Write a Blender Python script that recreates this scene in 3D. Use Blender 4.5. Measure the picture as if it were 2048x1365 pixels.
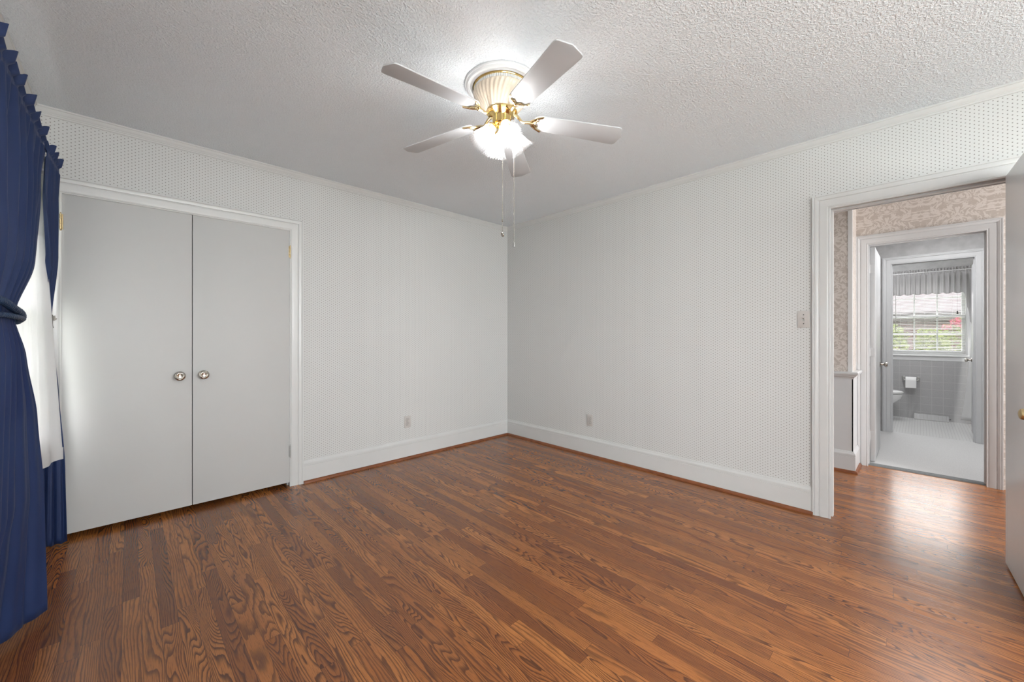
import bpy, bmesh, math, random
from mathutils import Vector, Matrix
random.seed(7)
PI = math.pi
S = bpy.context.scene
COL = S.collection
for o in list(bpy.data.objects):
    bpy.data.objects.remove(o)

# ------------------------------------------------------------------ camera, world, lights, exposure
cam_d = bpy.data.cameras.new('camera')
cam_d.sensor_fit = 'HORIZONTAL'
cam_d.sensor_width = 36.0
cam_d.lens = 790.1 / 2048 * 36
cam_d.shift_y = -11.8 / 2048
cam_d.clip_start = 0.02
cam = bpy.data.objects.new('camera', cam_d)
cam.location = (-3.296, -3.4805, 1.2)
cam.rotation_euler = (PI / 2, 0, -math.atan2(0.6958, 0.7182))
COL.objects.link(cam)
S.camera = cam

S.view_settings.view_transform = 'Standard'
S.view_settings.look = 'None'
S.view_settings.gamma = 1.0
S.view_settings.use_curve_mapping = False
S.view_settings.exposure = 0.82

world = bpy.data.worlds.new('world')
S.world = world
world.use_nodes = True
wn = world.node_tree
wn.nodes['Background'].inputs[0].default_value = (1.0, 0.985, 0.97, 1)
wn.nodes['Background'].inputs[1].default_value = 5.9

def add_light(name, kind, loc, rot, energy, color=(1, 1, 1), **kw):
    d = bpy.data.lights.new(name, kind)
    d.energy = energy
    d.color = color
    for k, v in kw.items():
        setattr(d, k, v)
    o = bpy.data.objects.new(name, d)
    o.location = loc
    o.rotation_euler = rot
    COL.objects.link(o)
    return o

add_light('sun', 'SUN', (0, 0, 8), (math.radians(32), math.radians(-12), 0), 1.8, (1, 0.96, 0.9), angle=0.03)
# daylight through the bedroom's side window; the other area lamps are added fill
add_light('daylight_side_window', 'AREA', (-3.93, -0.88, 1.35), (0, -PI / 2 - 0.35, 0), 6, (0.98, 0.99, 1.0), shape='RECTANGLE', size=1.3, size_y=0.9)
add_light('rear_fill', 'AREA', (-2.5, -6.62, 1.42), (PI / 2, 0, -0.08), 124, (0.965, 0.985, 1.0), shape='RECTANGLE', size=2.2, size_y=1.4)  # added frontal fill outside an invented rear window
add_light('near_fill', 'AREA', (-3.93, -4.75, 1.40), (0, -PI / 2 + 0.5, 0), 47, (0.965, 0.985, 1.0), shape='RECTANGLE', size=1.3, size_y=1.1)  # added fill for the right wall, through an invented window
add_light('bathroom_fill', 'AREA', (3.95, -3.2, 2.42), (0, 0, 0), 9, (1, 1, 1), shape='DISK', size=0.35)  # added bathroom fill
add_light('passage_fill', 'AREA', (2.35, -3.65, 2.46), (0, 0, 0), 15, (1, 1, 1), shape='DISK', size=1.0)  # added passage fill, wide so it spreads glare over the floor
add_light('hall_end_fill', 'AREA', (0.85, -6.45, 1.5), (PI / 2, 0, 0), 60, (1, 0.99, 0.98), shape='RECTANGLE', size=1.2, size_y=1.7)  # added fill sheet inside the closed hall, no window there

BULB_STRENGTH = 48.0

# ------------------------------------------------------------------ node helpers / materials
def new_mat(name):
    m = bpy.data.materials.new(name)
    m.use_nodes = True
    nt = m.node_tree
    return m, nt, nt.nodes['Principled BSDF']

def nd(nt, typ, ins=(), **props):
    n = nt.nodes.new(typ)
    for k, v in props.items():
        setattr(n, k, v)
    items = ins.items() if isinstance(ins, dict) else enumerate(ins)
    for k, v in items:
        if v is None:
            continue
        if isinstance(v, bpy.types.NodeSocket):
            nt.links.new(v, n.inputs[k])
        else:
            n.inputs[k].default_value = v
    return n

def mth(nt, op, a, b=None, c=None, clamp=False):
    n = nd(nt, 'ShaderNodeMath', [a, b, c], operation=op)
    n.use_clamp = clamp
    return n.outputs[0]

def mixc(nt, f, a, b):
    n = nt.nodes.new('ShaderNodeMix')
    n.data_type = 'RGBA'
    for idx, v in ((0, f), (6, a), (7, b)):
        if isinstance(v, bpy.types.NodeSocket):
            nt.links.new(v, n.inputs[idx])
        else:
            n.inputs[idx].default_value = v if idx == 0 or len(v) == 4 else (*v, 1)
    return n.outputs[2]

def smooth(nt, x, lo, hi, a=0.0, b=1.0):
    n = nd(nt, 'ShaderNodeMapRange', [x, lo, hi, a, b], interpolation_type='SMOOTHSTEP')
    return n.outputs[0]

def coords(nt):
    tc = nd(nt, 'ShaderNodeTexCoord')
    return tc.outputs['Object'], nd(nt, 'ShaderNodeSeparateXYZ', [tc.outputs['Object']]).outputs

def vec(nt, x=0.0, y=0.0, z=0.0):
    return nd(nt, 'ShaderNodeCombineXYZ', [x, y, z]).outputs[0]

def noise(nt, v, scale, detail=2.0, rough=0.5, dist=0.0):
    n = nd(nt, 'ShaderNodeTexNoise', {'Vector': v, 'Scale': scale, 'Detail': detail, 'Roughness': rough, 'Distortion': dist})
    return n.outputs[0]

def bump(nt, bsdf, h, strength=0.3, dist=0.002):
    b = nd(nt, 'ShaderNodeBump', {'Strength': strength, 'Distance': dist, 'Height': h})
    nt.links.new(b.outputs[0], bsdf.inputs['Normal'])

def simple(name, col, rough=0.5, metal=0.0, var=0.03, vscale=9.0, bscale=0, bstr=0.1, **kw):
    m, nt, b = new_mat(name)
    co, _ = coords(nt)
    n = noise(nt, co, vscale, 3.0)
    lo = tuple(max(0, c * (1 - var)) for c in col)
    hi = tuple(min(1, c * (1 + var)) for c in col)
    nt.links.new(mixc(nt, n, lo, hi), b.inputs['Base Color'])
    b.inputs['Roughness'].default_value = rough
    b.inputs['Metallic'].default_value = metal
    for k, v in kw.items():
        b.inputs[k].default_value = v
    if bscale:
        bump(nt, b, noise(nt, co, bscale, 2.0), bstr)
    return m

M = {}
M['trim'] = simple('trim_paint', (0.578, 0.582, 0.576), 0.32, bscale=60, bstr=0.03)
M['hall_trim'] = simple('hall_trim_paint', (0.60, 0.612, 0.625), 0.3)
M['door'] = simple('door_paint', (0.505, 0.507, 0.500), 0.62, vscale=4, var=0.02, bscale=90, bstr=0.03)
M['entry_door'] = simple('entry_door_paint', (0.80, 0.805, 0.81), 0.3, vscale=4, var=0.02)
M['brass'] = simple('polished_brass', (0.86, 0.63, 0.26), 0.14, 1.0)
M['pale_brass'] = simple('pale_brass', (0.72, 0.58, 0.34), 0.18, 1.0)
M['old_brass'] = simple('aged_brass', (0.52, 0.40, 0.22), 0.3, 1.0)
M['chrome'] = simple('satin_chrome', (0.50, 0.47, 0.43), 0.10, 1.0)
M['steel'] = simple('painted_steel', (0.42, 0.42, 0.41), 0.35, 0.7)
M['dark'] = simple('dark_plastic', (0.03, 0.03, 0.03), 0.5)
M['closet_in'] = simple('closet_shade', (0.10, 0.09, 0.08), 0.9)  # closed closet's shade put into the colour, darkens the door gaps
M['plate'] = simple('ivory_plate', (0.50, 0.475, 0.455), 0.35)
M['fan_white'] = simple('fan_white', (0.70, 0.705, 0.71), 0.35)
M['blade'] = simple('blade_laminate', (0.56, 0.575, 0.595), 0.45)
M['blade_edge'] = M['blade']
M['cream'] = simple('pearl_cream', (0.72, 0.62, 0.50), 0.22, vscale=3, **{'Coat Weight': 0.5})
M['porcelain'] = simple('porcelain', (0.80, 0.80, 0.80), 0.08)
M['paper'] = simple('tissue', (0.82, 0.82, 0.82), 0.9)
M['towel'] = simple('shower_cloth', (0.66, 0.66, 0.66), 0.85)
M['slat'] = simple('blind_slat', (0.52, 0.52, 0.52), 0.45)
M['win'] = simple('window_paint', (0.78, 0.785, 0.79), 0.35)
M['fascia'] = simple('fascia_paint', (0.06, 0.055, 0.053), 0.8, **{'Specular IOR Level': 0.0})
M['shingle'] = simple('pale_shingle', (0.083, 0.073, 0.077), 0.9, var=0.12, vscale=12, **{'Specular IOR Level': 0.0})
M['lawn'] = simple('lawn', (0.10, 0.15, 0.05), 0.9, var=0.4, vscale=5)
M['leaf'] = simple('hedge_leaf', (0.085, 0.110, 0.016), 0.7, var=0.55, vscale=14, **{'Specular IOR Level': 0.1})
M['bark'] = simple('bark', (0.04, 0.03, 0.02), 0.9)
M['pink'] = simple('azalea_petal', (0.26, 0.03, 0.06), 0.6, var=0.2)
M['rope'] = simple('rope_cord', (0.012, 0.035, 0.085), 0.5)
M['plaster'] = simple('plain_plaster', (0.62, 0.62, 0.61), 0.8)

def mat_emit(name, col, strength):
    m = bpy.data.materials.new(name)
    m.use_nodes = True
    nt = m.node_tree
    nt.nodes.clear()
    e = nd(nt, 'ShaderNodeEmission', [(*col, 1), strength])
    o = nd(nt, 'ShaderNodeOutputMaterial')
    nt.links.new(e.outputs[0], o.inputs[0])
    return m
M['bulb'] = mat_emit('lit_bulb', (1.0, 0.99, 0.975), BULB_STRENGTH)

def mat_mix(name, parts):
    """weighted mix of shaders: parts = [(weight, node type, colour, roughness)]"""
    m = bpy.data.materials.new(name)
    m.use_nodes = True
    nt = m.node_tree
    nt.nodes.clear()
    out = nd(nt, 'ShaderNodeOutputMaterial')
    acc, tot = None, 0
    for w, typ, col, rough in parts:
        s = nd(nt, typ)
        s.inputs['Color'].default_value = (*col, 1)
        if rough is not None and 'Roughness' in s.inputs:
            s.inputs['Roughness'].default_value = rough
        if acc is None:
            acc, tot = s.outputs[0], w
        else:
            mx = nd(nt, 'ShaderNodeMixShader', [w / (tot + w), acc, s.outputs[0]])
            acc, tot = mx.outputs[0], tot + w
    nt.links.new(acc, out.inputs[0])
    return m
M['shade'] = mat_mix('frosted_shade', [(0.84, 'ShaderNodeBsdfTransparent', (1, 1, 1), None), (0.030, 'ShaderNodeBsdfTranslucent', (0.60, 0.61, 0.63), None),
                                       (0.050, 'ShaderNodeBsdfDiffuse', (0.65, 0.66, 0.68), None), (0.08, 'ShaderNodeBsdfGlossy', (1, 1, 1), 0.12)])
M['sheer'] = mat_mix('sheer_voile', [(0.05, 'ShaderNodeBsdfTransparent', (1, 1, 1), None), (0.24, 'ShaderNodeBsdfTranslucent', (0.70, 0.70, 0.71), None),
                                     (0.40, 'ShaderNodeBsdfDiffuse', (0.88, 0.88, 0.88), None)])
M['valance'] = mat_mix('valance_voile', [(0.45, 'ShaderNodeBsdfTranslucent', (0.75, 0.74, 0.74), None), (0.55, 'ShaderNodeBsdfDiffuse', (0.55, 0.545, 0.55), None)])
M['glass'] = mat_mix('window_glass', [(0.94, 'ShaderNodeBsdfTransparent', (0.97, 0.98, 0.98), None), (0.06, 'ShaderNodeBsdfGlossy', (1, 1, 1), 0.02)])

def mat_wallpaper():
    m, nt, b = new_mat('dotted_wallpaper')
    co, xyz = coords(nt)
    u = mth(nt, 'ADD', xyz[0], xyz[1])
    z = xyz[2]
    PX, PZ = 0.0322, 0.0203
    def lattice(ou, oz):
        fu = mth(nt, 'FRACT', mth(nt, 'ADD', mth(nt, 'DIVIDE', u, PX), 100 + ou))
        fz = mth(nt, 'FRACT', mth(nt, 'ADD', mth(nt, 'DIVIDE', z, PZ), 100 + oz))
        du = mth(nt, 'MULTIPLY', mth(nt, 'SUBTRACT', fu, 0.5), PX)
        dz = mth(nt, 'MULTIPLY', mth(nt, 'SUBTRACT', fz, 0.5), PZ)
        return mth(nt, 'SQRT', mth(nt, 'ADD', mth(nt, 'MULTIPLY', du, du), mth(nt, 'MULTIPLY', dz, dz)))
    d = mth(nt, 'MINIMUM', lattice(0, 0), lattice(0.5, 0.5))
    dot = smooth(nt, d, 0.0020, 0.0034, 1.0, 0.0)
    seam = mth(nt, 'FRACT', mth(nt, 'DIVIDE', mth(nt, 'ADD', u, 50.3), 0.52))
    seam = smooth(nt, mth(nt, 'ABSOLUTE', mth(nt, 'SUBTRACT', seam, 0.5)), 0.0, 0.0022, 0.05, 0.0)
    base = mixc(nt, noise(nt, co, 3.0, 2.0), (0.570, 0.574, 0.566), (0.596, 0.600, 0.592))
    c = mixc(nt, dot, base, (0.235, 0.225, 0.215))
    c = mixc(nt, seam, c, (0.4, 0.39, 0.37))
    nt.links.new(c, b.inputs['Base Color'])
    b.inputs['Roughness'].default_value = 0.55
    b.inputs['Specular IOR Level'].default_value = 0.3
    return m
M['wallpaper'] = mat_wallpaper()

def mat_popcorn():
    m, nt, b = new_mat('stipple_ceiling')
    co, _ = coords(nt)
    n1 = noise(nt, co, 95.0, 3.0, 0.6)
    n2 = noise(nt, co, 1.3, 2.0)
    h = smooth(nt, n1, 0.42, 0.68)
    c = mixc(nt, n2, (0.84, 0.885, 0.925), (0.86, 0.905, 0.945))
    nt.links.new(c, b.inputs['Base Color'])
    b.inputs['Roughness'].default_value = 0.9
    b.inputs['Specular IOR Level'].default_value = 0.1
    bump(nt, b, h, 0.7, 0.006)
    return m
M['ceiling'] = mat_popcorn()

def mat_oak():
    m, nt, b = new_mat('oak_strip_floor')
    co, xyz = coords(nt)
    X, Y = xyz[0], xyz[1]
    W = 0.0572
    rx = mth(nt, 'ADD', mth(nt, 'DIVIDE', X, W), 400.0)
    row = mth(nt, 'FLOOR', rx)
    fx = mth(nt, 'SUBTRACT', rx, row)
    r1 = nd(nt, 'ShaderNodeTexWhiteNoise', {'W': row}, noise_dimensions='1D').outputs
    rr = nd(nt, 'ShaderNodeSeparateColor', [r1[1]]).outputs
    L = mth(nt, 'MULTIPLY_ADD', rr[0], 0.75, 0.55)
    ry = mth(nt, 'DIVIDE', mth(nt, 'ADD', Y, mth(nt, 'MULTIPLY_ADD', rr[1], 9.0, 60.0)), L)
    seg = mth(nt, 'FLOOR', ry)
    fy = mth(nt, 'SUBTRACT', ry, seg)
    r2 = nd(nt, 'ShaderNodeTexWhiteNoise', {'Vector': vec(nt, row, seg, 3.7)}, noise_dimensions='3D').outputs
    q = nd(nt, 'ShaderNodeSeparateColor', [r2[1]]).outputs
    # growth-ring contours, stretched along the board, offset per board
    gx = mth(nt, 'MULTIPLY', mth(nt, 'SUBTRACT', fx, 0.5), W)
    gv = vec(nt, mth(nt, 'ADD', gx, mth(nt, 'MULTIPLY', q[0], 37.0)), mth(nt, 'MULTIPLY_ADD', Y, 0.14, mth(nt, 'MULTIPLY', q[1], 23.0)), mth(nt, 'MULTIPLY', q[2], 11.0))
    n1 = noise(nt, gv, 13.0, 1.0, 0.35)
    n2 = noise(nt, gv, 55.0, 2.0, 0.5)
    slope = mth(nt, 'MULTIPLY', mth(nt, 'SUBTRACT', q[1], 0.5), 20.0)
    ph = mth(nt, 'MULTIPLY', n1, mth(nt, 'MULTIPLY_ADD', mth(nt, 'POWER', q[2], 1.6), 24.0, 5.0))
    ph = mth(nt, 'MULTIPLY_ADD', fx, slope, ph)
    ph = mth(nt, 'MULTIPLY_ADD', n2, 0.9, ph)
    fr = mth(nt, 'FRACT', ph)
    ring = mth(nt, 'MULTIPLY', smooth(nt, fr, 0.35, 0.9), smooth(nt, fr, 0.93, 1.0, 1.0, 0.0))
    # open pores: short dark dashes along the grain
    pv = vec(nt, mth(nt, 'MULTIPLY', X, 1.0), mth(nt, 'MULTIPLY', Y, 0.035), mth(nt, 'MULTIPLY', q[2], 5.0))
    pore = smooth(nt, noise(nt, pv, 420.0, 2.0, 0.6), 0.50, 0.68)
    tone = noise(nt, vec(nt, X, mth(nt, 'MULTIPLY', Y, 0.3), q[0]), 7.0, 2.0)
    base = mixc(nt, q[0], (0.27, 0.088, 0.022), (0.44, 0.165, 0.042))
    base = mixc(nt, mth(nt, 'MULTIPLY', smooth(nt, q[1], 0.72, 1.0), 0.6), base, (0.17, 0.056, 0.020))
    base = mixc(nt, mth(nt, 'MULTIPLY', smooth(nt, tone, 0.4, 0.75), 0.45), base, (0.22, 0.070, 0.024))
    c = mixc(nt, mth(nt, 'MULTIPLY', ring, mth(nt, 'MULTIPLY_ADD', q[2], 0.35, 0.55)), base, (0.055, 0.019, 0.010))
    c = mixc(nt, mth(nt, 'MULTIPLY', pore, 0.6), c, (0.075, 0.028, 0.014))
    ex = mth(nt, 'MULTIPLY', mth(nt, 'MINIMUM', fx, mth(nt, 'SUBTRACT', 1.0, fx)), W)
    ey = mth(nt, 'MULTIPLY', mth(nt, 'MINIMUM', fy, mth(nt, 'SUBTRACT', 1.0, fy)), L)
    gap = smooth(nt, mth(nt, 'MINIMUM', ex, ey), 0.0002, 0.0011, 0.75, 0.0)
    c = mixc(nt, gap, c, (0.035, 0.014, 0.008))
    nt.links.new(c, b.inputs['Base Color'])
    rgh = mth(nt, 'MULTIPLY_ADD', n2, 0.11, 0.175)
    nt.links.new(rgh, b.inputs['Roughness'])
    b.inputs['IOR'].default_value = 1.52
    hh = mth(nt, 'ADD', mth(nt, 'MULTIPLY', mth(nt, 'ADD', pore, ring), -0.25), mth(nt, 'MULTIPLY', gap, -1.0))
    hh = mth(nt, 'ADD', hh, mth(nt, 'MULTIPLY', q[1], 0.6))
    bump(nt, b, hh, 0.12, 0.001)
    return m
M['oak'] = mat_oak()
M['shoe'] = simple('stained_shoe_moulding', (0.20, 0.065, 0.024), 0.3, var=0.45, vscale=18)

def mat_damask(name, base, light, scale):
    m, nt, b = new_mat(name)
    co, xyz = coords(nt)
    u = mth(nt, 'ADD', xyz[0], xyz[1])
    v = vec(nt, u, xyz[2], 0)
    P = 0.42
    fu = mth(nt, 'ABSOLUTE', mth(nt, 'SUBTRACT', mth(nt, 'FRACT', mth(nt, 'DIVIDE', mth(nt, 'ADD', u, 50), P)), 0.5))
    fz = mth(nt, 'FRACT', mth(nt, 'DIVIDE', mth(nt, 'ADD', xyz[2], 50), P * 1.2))
    mir = vec(nt, fu, fz, 0)
    n1 = noise(nt, mir, scale, 3.0, 0.55, 1.6)
    scroll = smooth(nt, mth(nt, 'ABSOLUTE', mth(nt, 'SUBTRACT', mth(nt, 'FRACT', mth(nt, 'MULTIPLY', n1, 6.0)), 0.5)), 0.12, 0.3)
    fine = noise(nt, v, 160.0, 2.0)
    f = mth(nt, 'MULTIPLY', scroll, mth(nt, 'MULTIPLY_ADD', fine, 0.5, 0.35))
    nt.links.new(mixc(nt, f, base, light), b.inputs['Base Color'])
    b.inputs['Roughness'].default_value = 0.38
    return m
M['damask'] = mat_damask('damask_wallpaper', (0.50, 0.445, 0.405), (0.76, 0.715, 0.68), 4.5)
M['marble_paper'] = simple('marbled_wallpaper', (0.42, 0.42, 0.425), 0.6, var=0.25, vscale=13)

def mat_carpet():
    m, nt, b = new_mat('grey_carpet')
    co, _ = coords(nt)
    n = noise(nt, co, 190.0, 3.0, 0.7)
    nt.links.new(mixc(nt, n, (0.42, 0.42, 0.425), (0.74, 0.74, 0.74)), b.inputs['Base Color'])
    b.inputs['Roughness'].default_value = 1.0
    b.inputs['Specular IOR Level'].default_value = 0.05
    bump(nt, b, n, 0.6, 0.006)
    return m
M['carpet'] = mat_carpet()
M['carpet_edge'] = simple('carpet_edge', (0.17, 0.18, 0.185), 0.9, var=0.3, vscale=60)

def mat_tile(name, size, tile, grout, horiz):
    m, nt, b = new_mat(name)
    co, xyz = coords(nt)
    u = xyz[0] if horiz else mth(nt, 'ADD', xyz[0], xyz[1])
    w = xyz[1] if horiz else xyz[2]
    def edge(a):
        f = mth(nt, 'FRACT', mth(nt, 'DIVIDE', mth(nt, 'ADD', a, 50.0), size))
        return mth(nt, 'MULTIPLY', mth(nt, 'MINIMUM', f, mth(nt, 'SUBTRACT', 1.0, f)), size)
    e = mth(nt, 'MINIMUM', edge(u), edge(w))
    g = smooth(nt, e, 0.0012, 0.0026, 1.0, 0.0)
    sp = noise(nt, co, 130.0, 2.0, 0.7)
    c = mixc(nt, sp, tuple(x * 0.86 for x in tile), tuple(min(1, x * 1.14) for x in tile))
    nt.links.new(mixc(nt, g, c, grout), b.inputs['Base Color'])
    b.inputs['Roughness'].default_value = 0.22
    bump(nt, b, g, -0.3, 0.001)
    return m
M['wall_tile'] = mat_tile('wall_tile', 0.108, (0.40, 0.40, 0.405), (0.50, 0.50, 0.50), False)
M['register'] = simple('register_enamel', (0.36, 0.36, 0.365), 0.4)
M['floor_tile'] = mat_tile('mosaic_floor_tile', 0.026, (0.66, 0.66, 0.66), (0.52, 0.52, 0.52), True)

def mat_navy():
    m, nt, b = new_mat('navy_satin')
    co, xyz = coords(nt)
    n = noise(nt, co, 5.0, 3.0)
    w = noise(nt, co, 900.0, 2.0)
    c = mixc(nt, n, (0.011, 0.025, 0.090), (0.022, 0.045, 0.145))
    c = mixc(nt, mth(nt, 'MULTIPLY', w, 0.35), c, (0.030, 0.056, 0.165))
    nt.links.new(c, b.inputs['Base Color'])
    b.inputs['Roughness'].default_value = 0.55
    b.inputs['Sheen Weight'].default_value = 0.06
    b.inputs['Sheen Roughness'].default_value = 0.4
    b.inputs['Sheen Tint'].default_value = (0.45, 0.55, 0.9, 1)
    bump(nt, b, w, 0.15, 0.0008)
    tr = nd(nt, 'ShaderNodeBsdfTranslucent', [(0.045, 0.13, 0.22, 1)])
    mx = nd(nt, 'ShaderNodeMixShader', [0.25, b.outputs[0], tr.outputs[0]])
    out = [x for x in nt.nodes if x.type == 'OUTPUT_MATERIAL'][0]
    nt.links.new(mx.outputs[0], out.inputs[0])
    return m
M['navy'] = mat_navy()

def mat_brick():
    m, nt, b = new_mat('house_brick')
    co, xyz = coords(nt)
    br = nd(nt, 'ShaderNodeTexBrick', {'Vector': vec(nt, xyz[1], xyz[2], 0), 'Color1': (0.052, 0.018, 0.016, 1), 'Color2': (0.075, 0.029, 0.026, 1), 'Mortar': (0.09, 0.07, 0.066, 1),
                                       'Scale': 1.0, 'Mortar Size': 0.008, 'Brick Width': 0.21, 'Row Height': 0.075})
    nt.links.new(br.outputs[0], b.inputs['Base Color'])
    b.inputs['Roughness'].default_value = 0.9
    return m
M['brick'] = mat_brick()

# ------------------------------------------------------------------ mesh helpers
def BM():
    return bmesh.new()

def box(bm, x0, x1, y0, y1, z0, z1):
    vs = [bm.verts.new((x, y, z)) for x in (x0, x1) for y in (y0, y1) for z in (z0, z1)]
    for f in ((0, 1, 3, 2), (4, 6, 7, 5), (0, 4, 5, 1), (2, 3, 7, 6), (0, 2, 6, 4), (1, 5, 7, 3)):
        bm.faces.new([vs[i] for i in f])
    return vs

def bevel_all(bm, w, seg=2, ang=0.5):
    es = [e for e in bm.edges if len(e.link_faces) == 2 and e.calc_face_angle(0) > ang]
    bmesh.ops.bevel(bm, geom=es, offset=w, segments=seg, profile=0.5, affect='EDGES', clamp_overlap=True)

def bbox(bm, x0, x1, y0, y1, z0, z1, w=0.003, seg=2):
    """a rounded box appended to bm"""
    t = BM()
    box(t, x0, x1, y0, y1, z0, z1)
    bmesh.ops.recalc_face_normals(t, faces=t.faces)
    bevel_all(t, w, seg)
    append(bm, t)

def append(bm, other, mat=None):
    if mat is not None:
        other.transform(mat)
    me = bpy.data.meshes.new('tmp')
    other.to_mesh(me)
    other.free()
    bm.from_mesh(me)
    bpy.data.meshes.remove(me)

def lathe(bm, prof, n=48, rib=None, cap0=False, cap1=False, mat=None):
    """revolve (r, z) pairs about Z; rib(theta, i) scales the radius"""
    t = BM()
    rings = []
    for i, (r, z) in enumerate(prof):
        ring = []
        for k in range(n):
            a = 2 * PI * k / n
            rr = r * (rib(a, i) if rib else 1)
            ring.append(t.verts.new((rr * math.cos(a), rr * math.sin(a), z)))
        rings.append(ring)
    for i in range(len(prof) - 1):
        for k in range(n):
            t.faces.new((rings[i][k], rings[i][(k + 1) % n], rings[i + 1][(k + 1) % n], rings[i + 1][k]))
    if cap0:
        t.faces.new(rings[0])
    if cap1:
        t.faces.new(rings[-1])
    bmesh.ops.recalc_face_normals(t, faces=t.faces)
    append(bm, t, mat)

def tube(bm, pts, rad, n=10, closed=False):
    """sweep a circle along pts; rad may be a number or one per point"""
    t = BM()
    P = [Vector(p) for p in pts]
    rings = []
    N = len(P)
    up = None
    for i in range(N):
        a = P[(i - 1) % N] if (closed or i > 0) else P[i]
        b = P[(i + 1) % N] if (closed or i < N - 1) else P[i]
        d = (b - a).normalized()
        if up is None:
            up = d.orthogonal().normalized()
        up = (up - d * up.dot(d)).normalized()
        s = d.cross(up)
        r = rad[i] if isinstance(rad, (list, tuple)) else rad
        rings.append([t.verts.new(P[i] + (up * math.cos(2 * PI * k / n) + s * math.sin(2 * PI * k / n)) * r) for k in range(n)])
    for i in range(N if closed else N - 1):
        A, B = rings[i], rings[(i + 1) % N]
        off = 0
        if closed and i == N - 1:
            off = min(range(n), key=lambda q: (A[0].co - B[q].co).length)
        for k in range(n):
            t.faces.new((A[k], A[(k + 1) % n], B[(k + 1 + off) % n], B[(k + off) % n]))
    if not closed:
        t.faces.new(rings[0])
        t.faces.new(rings[-1])
    bmesh.ops.recalc_face_normals(t, faces=t.faces)
    append(bm, t)

def prism(bm, poly, h0, h1, axis='z'):
    """extrude a 2-D polygon between two heights along an axis"""
    def P(a, b, h):
        return {'z': (a, b, h), 'x': (h, a, b), 'y': (a, h, b)}[axis]
    t = BM()
    lo = [t.verts.new(P(a, b, h0)) for a, b in poly]
    hi = [t.verts.new(P(a, b, h1)) for a, b in poly]
    t.faces.new(lo)
    t.faces.new(hi)
    n = len(poly)
    for i in range(n):
        t.faces.new((lo[i], lo[(i + 1) % n], hi[(i + 1) % n], hi[i]))
    bmesh.ops.recalc_face_normals(t, faces=t.faces)
    append(bm, t)

def loft(bm, sections, closed_profile=True, caps=True):
    """skin between equal-length lists of points"""
    t = BM()
    R = [[t.verts.new(p) for p in s] for s in sections]
    n = len(sections[0])
    for i in range(len(R) - 1):
        for k in range(n if closed_profile else n - 1):
            t.faces.new((R[i][k], R[i][(k + 1) % n], R[i + 1][(k + 1) % n], R[i + 1][k]))
    if caps and closed_profile:
        t.faces.new(R[0])
        t.faces.new(R[-1])
    bmesh.ops.recalc_face_normals(t, faces=t.faces)
    append(bm, t)

def grid(bm, fn, nu, nv):
    t = BM()
    V = [[t.verts.new(fn(i / nu, j / nv)) for i in range(nu + 1)] for j in range(nv + 1)]
    for j in range(nv):
        for i in range(nu):
            t.faces.new((V[j][i], V[j][i + 1], V[j + 1][i + 1], V[j + 1][i]))
    append(bm, t)

def root_loc(o):
    v = Vector((0, 0, 0))
    while o is not None:
        v += o.location
        o = o.parent
    return v

def obj(name, bm, mat, parent=None, smooth_ang=0.6, world=True, origin=None):
    """link bm as one mesh object. world=True: coordinates in bm are the scene's own; else the parent's"""
    if parent is not None and world:
        bm.transform(Matrix.Translation(-root_loc(parent)))
    if origin is not None:
        bm.transform(Matrix.Translation(-Vector(origin)))
    me = bpy.data.meshes.new(name)
    bm.to_mesh(me)
    bm.free()
    if smooth_ang:
        for p in me.polygons:
            p.use_smooth = True
        me.set_sharp_from_angle(angle=smooth_ang)
    me.materials.append(M[mat] if isinstance(mat, str) else mat)
    o = bpy.data.objects.new(name, me)
    COL.objects.link(o)
    if parent is not None:
        o.parent = parent
    if origin is not None:
        o.location = origin
    return o

def tag(o, label, cat, group=None, kind=None):
    o['label'] = label
    o['category'] = cat
    if group:
        o['group'] = group
    if kind:
        o['kind'] = kind
    return o

def thing(name, label, cat, loc, rotz=0.0, group=None):
    o = bpy.data.objects.new(name, None)
    o.empty_display_size = 0.05
    o.location = loc
    o.rotation_euler = (0, 0, rotz)
    COL.objects.link(o)
    return tag(o, label, cat, group)

def struct(name, bm, mat, label, cat, smooth_ang=0.5):
    return tag(obj(name, bm, mat, None, smooth_ang), label, cat, None, 'structure')

def dup(root, loc, rotz, label):
    r = root.copy()
    COL.objects.link(r)
    r.location = loc
    r.rotation_euler = (0, 0, rotz)
    r['label'] = label
    for ch in list(root.children):
        c = ch.copy()
        COL.objects.link(c)
        c.parent = r
        for g in list(ch.children):
            d = g.copy()
            COL.objects.link(d)
            d.parent = c
    return r

# ------------------------------------------------------------------ the room shell
XL, YF, H = -3.695, -6.40, 2.505          # bedroom: x XL..0, y YF..0
CW0, CW1, DH = -3.584, -2.379, 2.031      # closet opening
DB0, DB1 = -3.828, -3.071                 # doorway in the right-hand wall

b = BM(); box(b, XL - 0.2, 1.615, -6.7, 0.1, -0.12, 0.0)
struct('floor', b, 'oak', 'stained oak strip floor running through the bedroom and hall', 'floor', 0)
b = BM(); box(b, XL - 0.2, 0.06, YF - 0.2, 0.75, H, H + 0.12)
struct('ceiling', b, 'ceiling', 'grey stippled bedroom ceiling', 'ceiling', 0)

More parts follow.
